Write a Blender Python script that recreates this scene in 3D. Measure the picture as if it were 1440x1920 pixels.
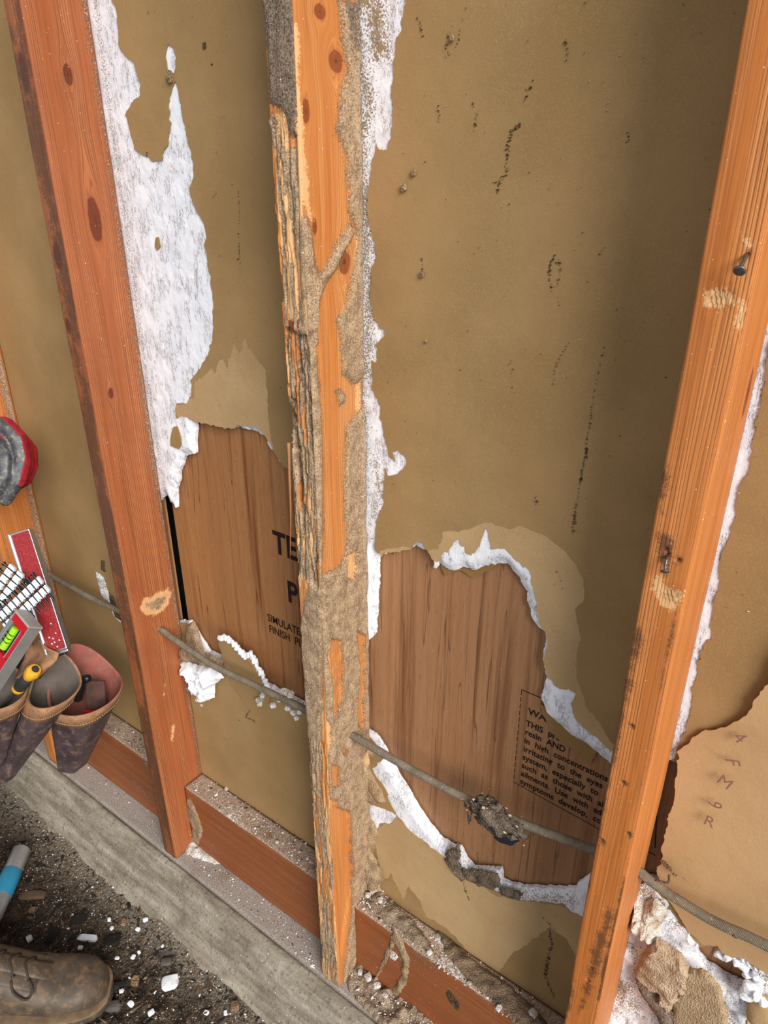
import bpy, bmesh, math, random
import numpy as np
from mathutils import Vector, Matrix, geometry
random.seed(7); RNG = np.random.default_rng(7)
for o in list(bpy.data.objects): bpy.data.objects.remove(o)
S = bpy.context.scene; COL = S.collection

# ------------------------------------------------------------------ camera
F_PX, PITCH, YAW, ROLL = 1371.2428, 0.4519, 0.6389, -0.0013
CAM = np.array([0.5548, -0.6548, 1.2627])
def cam_axes():
    cp, sp, cy, sy = math.cos(PITCH), math.sin(PITCH), math.cos(YAW), math.sin(YAW)
    fwd = np.array([-sy*cp, cy*cp, -sp]); right = np.array([cy, sy, 0.]); up = np.cross(right, fwd)
    c, s = math.cos(ROLL), math.sin(ROLL)
    return np.array([c*right + s*up, -s*right + c*up, fwd])
AX = cam_axes()
cd = bpy.data.cameras.new('camera'); co = bpy.data.objects.new('camera', cd); COL.objects.link(co)
cd.sensor_fit = 'VERTICAL'; cd.sensor_height = 36.0; cd.lens = F_PX/1920*36.0; cd.clip_start = 0.01
mr = Matrix((AX[0], AX[1], -AX[2])).transposed()
co.matrix_world = Matrix.Translation(CAM) @ mr.to_4x4()
S.camera = co

# ------------------------------------------------------------------ sky, sun, exposure
w = bpy.data.worlds.new('sky'); S.world = w; w.use_nodes = True
w.node_tree.nodes['Background'].inputs[0].default_value = (0.86, 0.93, 1.0, 1)
w.node_tree.nodes['Background'].inputs[1].default_value = 0.47
sd_ = bpy.data.lights.new('sun', 'SUN'); so = bpy.data.objects.new('sun', sd_); COL.objects.link(so)
sd_.energy = 4.1; sd_.angle = math.radians(32); sd_.color = (1.0, 0.965, 0.92)
so.rotation_euler = Vector((0.95, -0.56, 0.60)).to_track_quat('Z', 'Y').to_euler()
S.view_settings.view_transform = 'Standard'; S.view_settings.look = 'None'
S.view_settings.exposure = 0.17; S.view_settings.gamma = 1.0; S.view_settings.use_curve_mapping = False

# ------------------------------------------------------------------ helpers: geometry
def at(p, ax, val):
    """the point of the plane (axis ax = val) behind pixel p of the photograph"""
    d = AX.T @ np.array([(p[0]-720)/F_PX, (960-p[1])/F_PX, 1.0])
    return CAM + (val - CAM[ax])/d[ax]*d
def along(p, t):
    d = AX.T @ np.array([(p[0]-720)/F_PX, (960-p[1])/F_PX, 1.0])
    return CAM + d*t
def wall(pts, y=0.0): return np.array([at(p, 1, y)[[0, 2]] for p in pts])
def side(pts, x): return np.array([at(p, 0, x)[[1, 2]] for p in pts])

def _hash(i, j, k, seed):
    h = (i*374761393 + j*668265263 + k*2147483647 + seed*974634777) & 0xffffffff
    h = ((h ^ (h >> 13))*1274126177) & 0xffffffff
    return ((h ^ (h >> 16)) & 0xffff)/65535.0
def vnoise(P, seed=0):
    P = np.asarray(P, float); I = np.floor(P).astype(np.int64); f = P - I; f = f*f*(3-2*f); r = 0
    for a in (0, 1):
        for b in (0, 1):
            for c in (0, 1):
                r = r + _hash(I[:, 0]+a, I[:, 1]+b, I[:, 2]+c, seed) * (f[:, 0] if a else 1-f[:, 0]) * (f[:, 1] if b else 1-f[:, 1]) * (f[:, 2] if c else 1-f[:, 2])
    return r
def fbm(P, octs=4, seed=0):
    P = np.asarray(P, float); r = 0; a = 1; t = 0
    for o in range(octs): r = r + a*vnoise(P*2**o, seed+o*17); t += a; a *= .5
    return r/t
def xyz(a, b, c=None):
    a = np.asarray(a, float); b = np.asarray(b, float)
    return np.stack([a, b, np.zeros_like(a) if c is None else np.broadcast_to(c, a.shape)], 1)
def inside(P, poly):
    x, y = P[:, 0], P[:, 1]; r = np.zeros(len(P), bool); n = len(poly)
    for i in range(n):
        x1, y1 = poly[i]; x2, y2 = poly[(i+1) % n]
        if y1 == y2: continue
        m = ((y1 > y) != (y2 > y)) & (x < (x2-x1)*(y-y1)/(y2-y1)+x1); r ^= m
    return r
def sdist(P, poly):
    d = np.full(len(P), 1e9); n = len(poly)
    for i in range(n):
        a = poly[i]; b = poly[(i+1) % n]; e = b-a; L = e@e+1e-12
        t = np.clip(((P-a)@e)/L, 0, 1); d = np.minimum(d, np.hypot(*(P-a-t[:, None]*e).T))
    return np.where(inside(P, poly), d, -d)
def lined(P, line, rad):
    d = np.full(len(P), 1e9)
    for i in range(len(line)-1):
        a = line[i]; b = line[i+1]; e = b-a; L = e@e+1e-12
        t = np.clip(((P-a)@e)/L, 0, 1); d = np.minimum(d, np.hypot(*(P-a-t[:, None]*e).T))
    return rad-d
def rough(poly, step=.0025, amp=.0015, seed=1, freq=160, closed=True):
    """a traced outline, subdivided and given a torn edge"""
    out = []; n = len(poly)
    for i in range(n if closed else n-1):
        a = poly[i]; b = poly[(i+1) % n]; k = max(1, int(np.hypot(*(b-a))/step))
        for j in range(k): out.append(a+(b-a)*j/k)
    if not closed: out.append(poly[-1])
    P = np.array(out); q = xyz(P[:, 0]*freq, P[:, 1]*freq)
    d = np.stack([fbm(q, 3, seed)-.5, fbm(q, 3, seed+5)-.5], 1)*amp*4
    return P+d
def mesh_obj(name, V, Fc, mat, parent=None, smooth=True, midx=None, attrs=None, sharp=None):
    m = bpy.data.meshes.new(name); m.from_pydata([tuple(v) for v in V], [], [tuple(f) for f in Fc])
    for q in (mat if isinstance(mat, (list, tuple)) else [mat]): m.materials.append(q)
    if smooth: m.polygons.foreach_set('use_smooth', [True]*len(m.polygons))
    if sharp: m.set_sharp_from_angle(angle=sharp)
    if midx is not None: m.polygons.foreach_set('material_index', list(midx))
    if attrs:
        for k, a in attrs.items():
            a = np.asarray(a, float)
            if a.ndim == 2:
                t = m.attributes.new(k, 'FLOAT_VECTOR', 'POINT'); t.data.foreach_set('vector', a.ravel())
            else:
                t = m.attributes.new(k, 'FLOAT', 'POINT'); t.data.foreach_set('value', a)
    m.update(); o = bpy.data.objects.new(name, m); COL.objects.link(o)
    if parent: o.parent = parent
    return o
def tag(o, label=None, cat=None, group=None, kind=None):
    if label: o['label'] = label
    if cat: o['category'] = cat
    if group: o['group'] = group
    if kind: o['kind'] = kind
    return o
def empty(name, loc, label, cat, group=None):
    o = bpy.data.objects.new(name, None); o.empty_display_size = .02; COL.objects.link(o); o.location = loc
    return tag(o, label, cat, group)
def cdt(loops, pts):
    vs = []; es = []
    for L in loops:
        b = len(vs); vs += [Vector(p) for p in L]; n = len(L); es += [(b+i, b+(i+1) % n) for i in range(n)]
    vs += [Vector(p) for p in pts]
    r = geometry.delaunay_2d_cdt(vs, es, [], 0, 1e-6)
    V = np.array([tuple(v) for v in r[0]]); T = np.array([f for f in r[2]])
    a = V[T[:, 1]]-V[T[:, 0]]; b = V[T[:, 2]]-V[T[:, 0]]; ar = a[:, 0]*b[:, 1]-a[:, 1]*b[:, 0]
    T[ar < 0] = T[ar < 0][:, ::-1]
    return V, T
def slab(V, T, to3, depth, n_in, keep=None):
    """triangles T (plan V) raised to 3-D by to3(V) and closed by a back face depth along n_in"""
    if keep is not None: T = T[keep]
    used = np.unique(T); mp = -np.ones(len(V), int); mp[used] = np.arange(len(used)); T = mp[T]; V = V[used]
    A = to3(V); dp = np.asarray(depth, float); dp = dp if dp.ndim == 0 else dp[used] if len(dp) != len(V) else dp
    B = A+np.outer(np.broadcast_to(dp, len(A)), n_in); n = len(A)
    from collections import Counter
    c = {}
    for t in T:
        for i in range(3):
            e = (t[i], t[(i+1) % 3]); c[e] = 1
    sides = [(e[1], e[0], e[0]+n, e[1]+n) for e in c if (e[1], e[0]) not in c]
    Fc = [tuple(t) for t in T]+[tuple(x+n for x in t[::-1]) for t in T]+sides
    return np.vstack([A, B]), Fc, len(T), used

# ------------------------------------------------------------------ helpers: materials
class M:
    def __init__(s, name):
        s.m = bpy.data.materials.new(name); s.m.use_nodes = True; s.t = s.m.node_tree
        s.b = s.t.nodes['Principled BSDF']; s.b.inputs['Roughness'].default_value = .85; s._o = None
    def n(s, ty, ins=None, out=0, **pr):
        nd = s.t.nodes.new(ty)
        for k, v in pr.items(): setattr(nd, k, v)
        for k, v in (ins or {}).items():
            if isinstance(v, bpy.types.NodeSocket): s.t.links.new(v, nd.inputs[k])
            elif v is not None: nd.inputs[k].default_value = v
        return nd.outputs[out]
    @property
    def obj(s):
        if s._o is None: s._o = s.n('ShaderNodeTexCoord', out=3)
        return s._o
    def attr(s, name, out=2): return s.n('ShaderNodeAttribute', out=out, attribute_name=name)
    def vec(s, v, sc, loc=(0, 0, 0)): return s.n('ShaderNodeMapping', {0: v, 1: loc, 3: sc})
    def noise(s, sc, vec=None, det=3, ro=.55, dist=0, out=0): return s.n('ShaderNodeTexNoise', {'Vector': vec or s.obj, 'Scale': sc, 'Detail': det, 'Roughness': ro, 'Distortion': dist}, out=out)
    def vor(s, sc, vec=None, out=0, feature='F1'): return s.n('ShaderNodeTexVoronoi', {'Vector': vec or s.obj, 'Scale': sc}, out=out, feature=feature)
    def ma(s, op, a, b=0, c=0, clamp=False): return s.n('ShaderNodeMath', {0: a, 1: b, 2: c}, operation=op, use_clamp=clamp)
    def st(s, x, lo, hi): return s.n('ShaderNodeMapRange', {0: x, 1: lo, 2: hi}, interpolation_type='SMOOTHSTEP')
    def mix(s, f, a, b, mode='MIX'):
        a = (*a, 1) if isinstance(a, tuple) and len(a) == 3 else a; b = (*b, 1) if isinstance(b, tuple) and len(b) == 3 else b
        return s.n('ShaderNodeMix', {0: f, 6: a, 7: b}, out=2, data_type='RGBA', blend_type=mode)
    def ramp(s, f, *stops):
        o = s.n('ShaderNodeValToRGB', {0: f}); e = o.node.color_ramp.elements
        for i, (p, c) in enumerate(stops):
            q = e[i] if i < 2 else e.new(p); q.position = p; q.color = (*c, 1)
        return o
    def bump(s, h, dist, strength=1.0, nrm=None): return s.n('ShaderNodeBump', {'Height': h, 'Distance': dist, 'Strength': strength, 'Normal': nrm})
    def done(s, col, rough=None, nrm=None, metal=0, spec=None):
        for k, v in (('Base Color', col), ('Roughness', rough), ('Normal', nrm), ('Metallic', metal), ('Specular IOR Level', spec)):
            if v is None: continue
            if isinstance(v, bpy.types.NodeSocket): s.t.links.new(v, s.b.inputs[k])
            else: s.b.inputs[k].default_value = (*v, 1) if isinstance(v, tuple) else v
        return s.m
def srgb(r, g, b):
    f = lambda c: c/255/12.92 if c <= 10 else ((c/255+.055)/1.055)**2.4
    return (f(r), f(g), f(b))

def mat_paper(name, a, b, rough_=.9, fuzz=1.0):
    m = M(name); n1 = m.noise(7, det=4); n2 = m.noise(900, det=2); n3 = m.noise(60, det=3)
    c = m.mix(m.st(n1, .3, .7), a, b); c = m.mix(m.ma('MULTIPLY', m.st(n2, .45, .8), .35*fuzz), c, tuple(min(1, x*1.5) for x in b))
    sp = m.noise(170, det=1); c = m.mix(m.ma('MULTIPLY', m.st(sp, .74, .80), .6), c, tuple(x*.35 for x in a))
    sp2 = m.noise(45, det=5, ro=.7); c = m.mix(m.ma('MULTIPLY', m.st(sp2, .60, .80), .35), c, tuple(x*.6 for x in a))
    h = m.ma('ADD', m.ma('MULTIPLY', n2, .4*fuzz), m.ma('MULTIPLY', n3, 1.0))
    return m.done(c, rough_, m.bump(h, .0008*fuzz, .6), spec=.25)
def mat_gypsum():
    m = M('gypsum'); n1 = m.noise(300, m.vec(m.obj, (1.5, 1.5, .8)), det=4, ro=.65); n2 = m.noise(30, det=4); n3 = m.noise(30, m.vec(m.obj, (2.4, 2.4, .6)), det=6, ro=.75)
    c = m.mix(m.st(n2, .35, .7), srgb(240, 241, 246), srgb(226, 228, 236))
    c = m.mix(m.ma('MULTIPLY', m.st(m.ma('ADD', n1, m.ma('MULTIPLY', n2, .35)), .86, .89), .9), c, srgb(146, 120, 90))
    cr = m.st(m.ma('ABSOLUTE', m.ma('SUBTRACT', n3, .5)), .014, .004)
    c = m.mix(m.ma('MULTIPLY', cr, m.ma('MULTIPLY', m.st(n2, .42, .50), .9)), c, srgb(120, 98, 72))
    c = m.mix(m.ma('MULTIPLY', m.st(m.noise(90, m.vec(m.obj, (1.6, 1.6, .5)), det=5, ro=.75), .62, .68), .7), c, srgb(176, 148, 112))
    # mud dust held against the studs, as the photograph shows on the gypsum
    f = m.ma('MULTIPLY', m.st(m.ma('ADD', m.noise(520, det=3, ro=.7), m.ma('MULTIPLY', m.attr('mud'), 11)), .50, .56), m.st(m.attr('mud'), -.028, -.022))
    c = m.mix(f, c, m.mix(n1, srgb(100, 82, 64), srgb(186, 164, 134)))
    h = m.ma('ADD', m.ma('MULTIPLY', n1, .5), m.noise(110, det=4))
    return m.done(c, .95, m.bump(h, .0011, .7), spec=.1)
def mat_mud(name='mud', a=(180, 154, 122), b=(138, 114, 88), sc=.7):
    m = M(name); n1 = m.noise(750*sc, det=2, ro=.7); n2 = m.noise(60, det=4); v = m.vor(520*sc)
    c = m.mix(m.st(n2, .3, .7), srgb(*a), srgb(*b)); c = m.mix(m.ma('MULTIPLY', m.st(n1, .5, .8), .6), c, srgb(196, 178, 150))
    c = m.mix(m.ma('MULTIPLY', m.st(n1, .45, .25), .6), c, srgb(66, 52, 40))
    return m.done(c, .97, m.bump(m.ma('ADD', v, n1), .0022, .9), spec=.1)
def mat_wood(name, light, mid, dark, dustc=((112, 94, 78), (206, 188, 168)), mudc=((186, 156, 122), (142, 114, 86)), rough_=.5, coat=0, period=420, ring=.45):
    """softwood: fine straight grain bent round the knots (coordinate 'gc'), with masks for mud, dust, dark wear, gallery shade and pale chewed wood"""
    m = M(name); gc = m.attr('gc', out=1)
    g1 = m.noise(1, m.vec(gc, (period, period, 6)), det=2, ro=.5, dist=.1); g2 = m.noise(1, m.vec(gc, (60, 60, 1.6)), det=3); g3 = m.noise(1, m.vec(gc, (1500, 1500, 40)), det=2)
    gx = m.n('ShaderNodeSeparateXYZ', {0: gc}, out=0); gy = m.n('ShaderNodeSeparateXYZ', {0: gc}, out=1)
    ph = m.ma('ADD', m.ma('MULTIPLY', m.ma('ADD', gx, gy), 2050), m.ma('MULTIPLY', m.noise(1, m.vec(gc, (35, 35, 1.3)), det=2), 26))
    rg = m.ma('MULTIPLY', m.st(m.ma('SINE', ph), -.1, 1.0), m.st(g2, .62, .38))
    c = m.mix(m.st(g2, .3, .7), srgb(*light), srgb(*mid)); c = m.mix(m.ma('MULTIPLY', m.st(g1, .45, .68), .4), c, srgb(*dark)); c = m.mix(m.ma('MULTIPLY', rg, ring), c, srgb(*dark))
    c = m.mix(m.ma('MULTIPLY', m.st(g3, .5, .8), .2), c, srgb(*[int(x*.6) for x in dark]))
    big = m.noise(5, det=3); c = m.mix(m.ma('MULTIPLY', m.st(big, .5, .8), .35), c, srgb(*dark))
    k = m.attr('knot'); kr = m.noise(1, m.vec(gc, (260, 260, 90)), det=2)
    kk = m.ma('ADD', k, m.ma('MULTIPLY', m.ma('SUBTRACT', kr, .5), .35))
    c = m.mix(m.ma('MULTIPLY', m.st(kk, .1, .6), .35), c, srgb(*dark))
    c = m.mix(m.ma('MULTIPLY', m.st(kk, .42, .56), .8), c, srgb(int(dark[0]*.86), int(dark[1]*.72), int(dark[2]*.7)))
    c = m.mix(m.ma('MULTIPLY', m.st(m.ma('ADD', k, m.ma('MULTIPLY', kr, .5)), 1.3, 1.5), .7), c, srgb(70, 34, 18))
    n5 = m.noise(420, det=3, ro=.75); n6 = m.noise(70, det=5, ro=.7); nf = m.noise(620, det=2, ro=.6)
    wob = m.ma('ADD', m.ma('MULTIPLY', m.ma('SUBTRACT', n5, .5), .016), m.ma('MULTIPLY', m.ma('SUBTRACT', n6, .5), .020))
    def msk(a, lo=-.0012, hi=.0012): return m.st(m.ma('ADD', m.attr(a), wob), lo, hi)
    pl = msk('pale'); c = m.mix(m.ma('MULTIPLY', pl, .85), c, m.mix(g1, srgb(232, 190, 138), srgb(206, 154, 102)))
    dk = msk('dark', -.003, .004); c = m.mix(m.ma('MULTIPLY', dk, .8), c, m.mix(g1, srgb(104, 70, 48), srgb(60, 42, 32)))
    mm = msk('mud'); sp = m.ma('MULTIPLY', m.st(m.ma('ADD', nf, m.ma('MULTIPLY', m.attr('mud'), 13)), .56, .62), m.st(m.attr('mud'), -.024, -.020)); mm = m.ma('MAXIMUM', mm, sp)
    mc = m.mix(m.st(n6, .35, .65), srgb(*mudc[0]), srgb(*mudc[1])); gr = m.noise(520, det=3, ro=.8)
    mc = m.mix(m.ma('MULTIPLY', m.st(gr, .52, .66), .75), mc, srgb(216, 198, 170)); mc = m.mix(m.ma('MULTIPLY', m.st(gr, .46, .34), .8), mc, srgb(74, 58, 44))
    gy_ = m.attr('grey'); mc = m.mix(m.ma('MULTIPLY', m.st(m.ma('ADD', gy_, wob), -.003, .003), .8), mc, m.mix(m.st(gr, .35, .65), srgb(58, 48, 42), srgb(142, 124, 108)))
    c = m.mix(mm, c, mc)
    du = m.st(m.ma('ADD', m.attr('dust'), m.ma('MULTIPLY', m.ma('SUBTRACT', n5, .5), .06)), -.001, .006)
    dc = m.mix(m.st(gr, .35, .65), srgb(*dustc[0]), srgb(*dustc[1])); c = m.mix(m.ma('MULTIPLY', du, .85), c, dc)
    wh = m.st(m.ma('ADD', m.attr('white'), m.ma('MULTIPLY', m.ma('SUBTRACT', m.noise(240, det=5, ro=.8), .5), .05)), .002, .004); c = m.mix(wh, c, srgb(226, 226, 230))
    spk = m.st(m.noise(420, det=1), .755, .785); c = m.mix(m.ma('MULTIPLY', spk, .85), c, srgb(238, 226, 208))
    h = m.ma('ADD', m.ma('MULTIPLY', m.ma('ADD', g1, rg), -.2), m.ma('MULTIPLY', m.ma('MAXIMUM', mm, du), m.ma('ADD', .5, gr)))
    r = m.ma('ADD', rough_, m.ma('MULTIPLY', m.ma('MAXIMUM', mm, du), .9-rough_))
    m.done(c, r, m.bump(h, .0018, .8), spec=.3)
    return m.m

PAPER = mat_paper('brown_paper', srgb(147, 118, 76), srgb(163, 131, 88))
PLY2 = mat_paper('peeled_paper', srgb(192, 160, 116), srgb(174, 143, 102), fuzz=1.8)
GYP = mat_gypsum(); MUD = mat_mud(); MUDG = mat_mud('mud_grey', (128, 112, 96), (84, 72, 60))
W1 = mat_wood('stud_wood_red', (178, 110, 68), (156, 86, 48), (106, 54, 30), ring=.6)
W2 = mat_wood('stud_wood_orange', (208, 144, 86), (190, 116, 58), (146, 82, 38), ring=.3)
W3 = mat_wood('stud_wood_amber', (206, 132, 74), (188, 110, 50), (138, 74, 32), period=620, ring=.16)
WB = mat_wood('block_wood', (162, 98, 56), (140, 78, 42), (100, 54, 30), mudc=((170, 150, 130), (120, 100, 84)))

WPL_ = mat_wood('plate_wood', (160, 130, 104), (146, 116, 92), (110, 84, 64), dustc=((116, 106, 96), (196, 188, 180)), mudc=((170, 150, 130), (120, 100, 84)))
def mat_panel(name, A, B, C, D, seed, thin=.5):
    m = M(name); o = m.vec(m.obj, (1, 1, 1), (seed, 0, seed))
    g1 = m.noise(1, m.vec(o, (52, 52, 1.2)), det=5, ro=.65, dist=.2); g2 = m.noise(1, m.vec(o, (260, 260, 7)), det=3, ro=.6); g3 = m.noise(1, m.vec(o, (9, 9, .8)), det=2, dist=.4)
    g4 = m.noise(1, m.vec(o, (1100, 1100, 60)), det=1)
    c = m.ramp(g1, (.24, srgb(*D)), (.35, srgb(*C)), (.47, srgb(*A)), (.72, srgb(*B)))
    c = m.mix(m.ma('MULTIPLY', m.st(g2, .52, .74), .3), c, srgb(*C)); c = m.mix(m.ma('MULTIPLY', m.st(g3, .45, .62), .25), c, srgb(*C))
    c = m.mix(m.ma('MULTIPLY', m.st(g4, .60, .70), thin*.6), c, srgb(*D))
    ve = m.st(m.ma('ABSOLUTE', m.ma('SUBTRACT', m.noise(1, m.vec(o, (26, 26, .9), (3, 0, 1)), det=3, dist=.25), .52)), .006, .0)
    c = m.mix(m.ma('MULTIPLY', ve, .75), c, srgb(*D))
    c = m.mix(m.st(m.noise(300, det=1), .77, .79), c, srgb(220, 190, 160))
    return m.done(c, .5, m.bump(g2, .0004, .4), spec=.3)
PANELH = mat_panel('honey_panel_grain', (168, 118, 74), (154, 104, 62), (128, 80, 46), (86, 46, 26), 3)
PANEL = mat_panel('teak_grain', (174, 128, 90), (156, 110, 74), (130, 88, 58), (88, 58, 42), 0)

# ------------------------------------------------------------------ the torn gypsum board wall
BR = 0.0385  # width of a stud
W_TOP, W_BOT, W_L, W_R = 2.0, 0.0, -1.5, 1.15
HL = [(280,955),(306,930),(312,945),(324,955),(323,922),(327,909),(329,886),(340,857),(358,853),(359,808),(358,791),(395,797),(420,803),(440,803),(475,812),(490,825),(500,845),(512,862),(530,880),(580,905),
      (585,1340),(560,1322),(520,1302),(500,1290),(470,1272),(430,1248),(400,1232),(385,1225),(365,1195),(350,1168),(305,1168)]
HR = [(702,1029),(714,1045),(724,1035),(743,1035),(771,1029),(799,1038),(805,1050),(806,1070),(812,1070),(816,1057),(830,1071),(845,1075),(861,1068),(880,1074),(906,1066),(927,1061),(945,1062),(965,1085),(979,1109),(985,1141),(993,1165),(1000,1177),(1018,1189),(1021,1210),(1014,1224),(1014,1255),(1021,1276),(1014,1293),(1011,1321),(1021,1342),(1038,1359),(1059,1377),(1085,1395),(1111,1415),(1143,1439),(1180,1450),
      (1160,1610),(1104,1646),(1087,1659),(1073,1672),(1042,1674),(986,1672),(955,1667),(938,1659),(934,1638),(903,1634),(882,1634),(868,1617),(858,1596),(844,1593),(820,1579),(799,1554),(781,1527),(761,1492),(743,1464),(729,1436),(724,1428),(712,1405),(698,1385),(676,1372),(650,1370),(655,1215),(676,1215),(685,1205),(696,1193),(701,1099)]
HX = [(1304,1780),(1318,1775),(1343,1780),(1354,1794),(1387,1803),(1409,1819),(1440,1833),(1500,1862),(1500,1885),(1440,1853),(1423,1839),(1407,1836),(1401,1858),(1384,1853),(1351,1836),(1318,1814),(1307,1800)]
HG = [(1210,1425),(1300,1430),(1300,1640),(1235,1655),(1165,1655),(1190,1540)]
HS = [(203,1112),(212,1118),(224,1150),(228,1170),(213,1156),(205,1135)]
WL = [(150,-40),(205,-40),(210,0),(220,30),(222,80),(228,97),(240,110),(250,117),(256,140),(262,160),(260,183),(247,190),(235,215),(243,245),(253,278),(262,288),(275,295),(287,302),(303,303),(308,280),(315,275),(318,230),(316,200),(317,185),(325,160),(330,155),(336,180),(341,215),(348,240),(352,270),(362,300),(361,330),(356,365),(365,390),(380,420),(387,445),(383,460),(389,490),(394,520),(398,560),(399,600),(397,640),(388,665),(374,690),(358,715),(358,740),(350,756),(332,756),(327,766),(329,784),(340,781),(350,782),(360,788),(362,808),(362,860),(342,862),(335,890),(333,915),(328,960),(290,965),(240,640),(180,200)]
WLs = [(314,80),(321,88),(329,105),(328,130),(325,140),(314,130),(310,105)]
BP = [(325,800),(320,815),(319,836),(335,841),(340,834),(337,813),(332,800)]
BP2 = [(291,446),(297,444),(300,462),(294,470),(289,462)]
WM = [(640,-40),(764,-40),(760,0),(753,50),(740,77),(738,133),(735,183),(735,240),(727,283),(710,283),(702,267),(698,310),(693,347),(687,363),(692,417),(700,450),(707,480),(698,500),(697,530),(693,563),(698,590),(713,617),(721,616),(719,632),(705,644),(708,676),(702,682),(696,676),(696,729),(711,754),(714,791),(721,819),(730,857),(739,866),(736,851),(746,847),(758,857),(761,872),(752,885),(736,891),(727,891),(719,876),(719,913),(717,954),(711,957),(705,982),(703,997),(704,1030),(710,1190),(690,1215),(660,1215),(640,900)]
WR = [(768,1032),(771,1028),(778,1016),(792,1021),(799,1033),(808,1050),(816,1054),(827,1052),(830,1036),(841,1036),(844,1026),(856,1012),(861,1024),(870,1026),(872,1040),(882,1045),(900,1022),(910,991),(915,1012),(917,1029),(945,1031),(959,1045),(972,1055),(981,1066),(986,1061),(993,1075),(999,1109),(1007,1141),(1011,1168),(1026,1191),(1027,1210),(1020,1227),(1020,1252),(1030,1272),(1038,1285),(1049,1293),(1066,1292),(1080,1302),(1070,1321),(1077,1345),(1091,1363),(1104,1373),(1122,1387),(1132,1398),(1146,1408),(1190,1430),(1190,1460),(1120,1450),(1000,1400),(980,1150),(900,1120),(790,1100)]
WT = [(440,800),(443,798),(462,799),(479,802),(492,812),(502,828),(514,850),(530,874),(560,890),(540,900),(500,870),(440,830)]
WB_ = [(697,1440),(712,1464),(726,1485),(729,1502),(743,1527),(764,1554),(799,1582),(823,1600),(842,1618),(866,1640),(896,1658),(917,1667),(938,1675),(966,1690),(993,1690),(1028,1695),(1056,1697),(1070,1711),(1090,1719),(1130,1730),(1140,1640),(1100,1630),(1000,1640),(900,1600),(800,1520),(745,1430),(722,1418),(716,1424),(706,1436)]
WB2 = [(681,1509),(691,1508),(712,1513),(736,1523),(745,1530),(735,1545),(712,1544),(705,1568),(695,1577),(690,1572),(699,1552),(691,1534),(681,1524)]
WSR = [(1500,380),(1470,560),(1440,654),(1437,722),(1425,754),(1419,797),(1412,835),(1403,888),(1381,926),(1378,969),(1369,1013),(1350,1047),(1347,1091),(1337,1154),(1334,1162),(1332,1195),(1315,1223),(1307,1250),(1301,1287),(1294,1337),(1287,1370),(1273,1398),(1262,1430),(1200,1430),(1250,1100),(1350,700),(1420,380)]
WX = [(1160,1655),(1215,1650),(1232,1672),(1250,1698),(1270,1720),(1285,1745),(1300,1765),(1310,1776),(1345,1776),(1358,1788),(1392,1796),(1414,1812),(1480,1840),(1500,1990),(1120,1990),(1150,1800)]
WS = [(178,1070),(194,1081),(203,1109),(208,1128),(194,1118),(186,1095)]
PE1 = [(830,998),(860,996),(882,991),(910,979),(931,984),(959,993),(976,986),(1000,995),(1028,1009),(1059,1033),(1080,1061),(1094,1088),(1094,1127),(1079,1141),(1082,1168),(1089,1196),(1082,1224),(1080,1272),(1091,1300),(1100,1325),(1122,1352),(1143,1388),(1180,1420),(1100,1450),(900,1150),(820,1100),(700,1060),(700,1038),(722,1030),(760,1025),(790,1035),(822,1030)]
PE2 = [(388,700),(395,690),(401,700),(408,680),(416,672),(424,690),(437,640),(446,662),(452,655),(458,628),(463,655),(468,650),(480,672),(497,695),(500,745),(503,800),(512,850),(500,860),(440,820),(340,800),(325,760),(340,758),(362,745),(365,715)]
PE3 = [(700,1560),(740,1530),(800,1582),(930,1680),(1060,1700),(1130,1740),(1130,1880),(1060,1760),(1030,1740),(960,1790),(930,1830),(890,1800),(854,1756),(833,1738),(799,1718),(788,1690),(766,1662),(757,1690),(735,1640),(716,1655)]
polys = {}
for k, v, a in (('HL', HL, .0012), ('HR', HR, .0012), ('HX', HX, .001), ('HG', HG, .001), ('HS', HS, .001), ('WL', WL, .0016), ('WLs', WLs, .0012), ('BP', BP, .0008), ('BP2', BP2, .0005), ('WM', WM, .0016), ('WR', WR, .0014), ('WT', WT, .0006), ('WB', WB_, .0016), ('WB2', WB2, .0012), ('WSR', WSR, .0014), ('WX', WX, .003), ('WS', WS, .001), ('PE1', PE1, .001), ('PE2', PE2, .0012), ('PE3', PE3, .0015)):
    polys[k] = rough(wall(v), .0022, a, seed=sum(map(ord, k)))
grid = []
for x in np.arange(W_L+.01, W_R, .014):
    for z in np.arange(W_BOT+.01, W_TOP, .014): grid.append((x+RNG.uniform(-.004, .004), z+RNG.uniform(-.004, .004)))
grid = np.array(grid)
fine = []
for k in ('WL', 'WM', 'WR', 'WB', 'WX', 'WSR', 'WB2'):
    p = polys[k]; lo = p.min(0); hi = p.max(0)
    gx, gz = np.meshgrid(np.arange(lo[0], hi[0], .0034), np.arange(lo[1], hi[1], .0034)); q = np.stack([gx.ravel(), gz.ravel()], 1)+RNG.uniform(-.0012, .0012, (gx.size, 2))
    q = q[(q[:, 1] > 0.01) & (q[:, 1] < 1.9)]; fine.append(q[inside(q, p)])
fine = np.vstack(fine)
rect = np.array([(W_L, W_BOT), (W_R, W_BOT), (W_R, W_TOP), (W_L, W_TOP)])
ok = lambda p: np.clip(p, [W_L+.002, W_BOT+.002], [W_R-.002, W_TOP-.002])
PV, PT = cdt([rect]+[ok(p) for p in polys.values()], np.vstack([grid, fine]))
cen = PV[PT].mean(1); ins = {k: inside(cen, p) for k, p in polys.items()}
hole = ins['HL'] | ins['HR'] | ins['HX'] | ins['HG'] | ins['HS']
white = (ins['WL'] | ins['WLs'] | ins['WM'] | ins['WR'] | ins['WT'] | ins['WB'] | ins['WB2'] | ins['WSR'] | ins['WX'] | ins['WS']) & ~(ins['BP'] | ins['BP2'])
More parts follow.
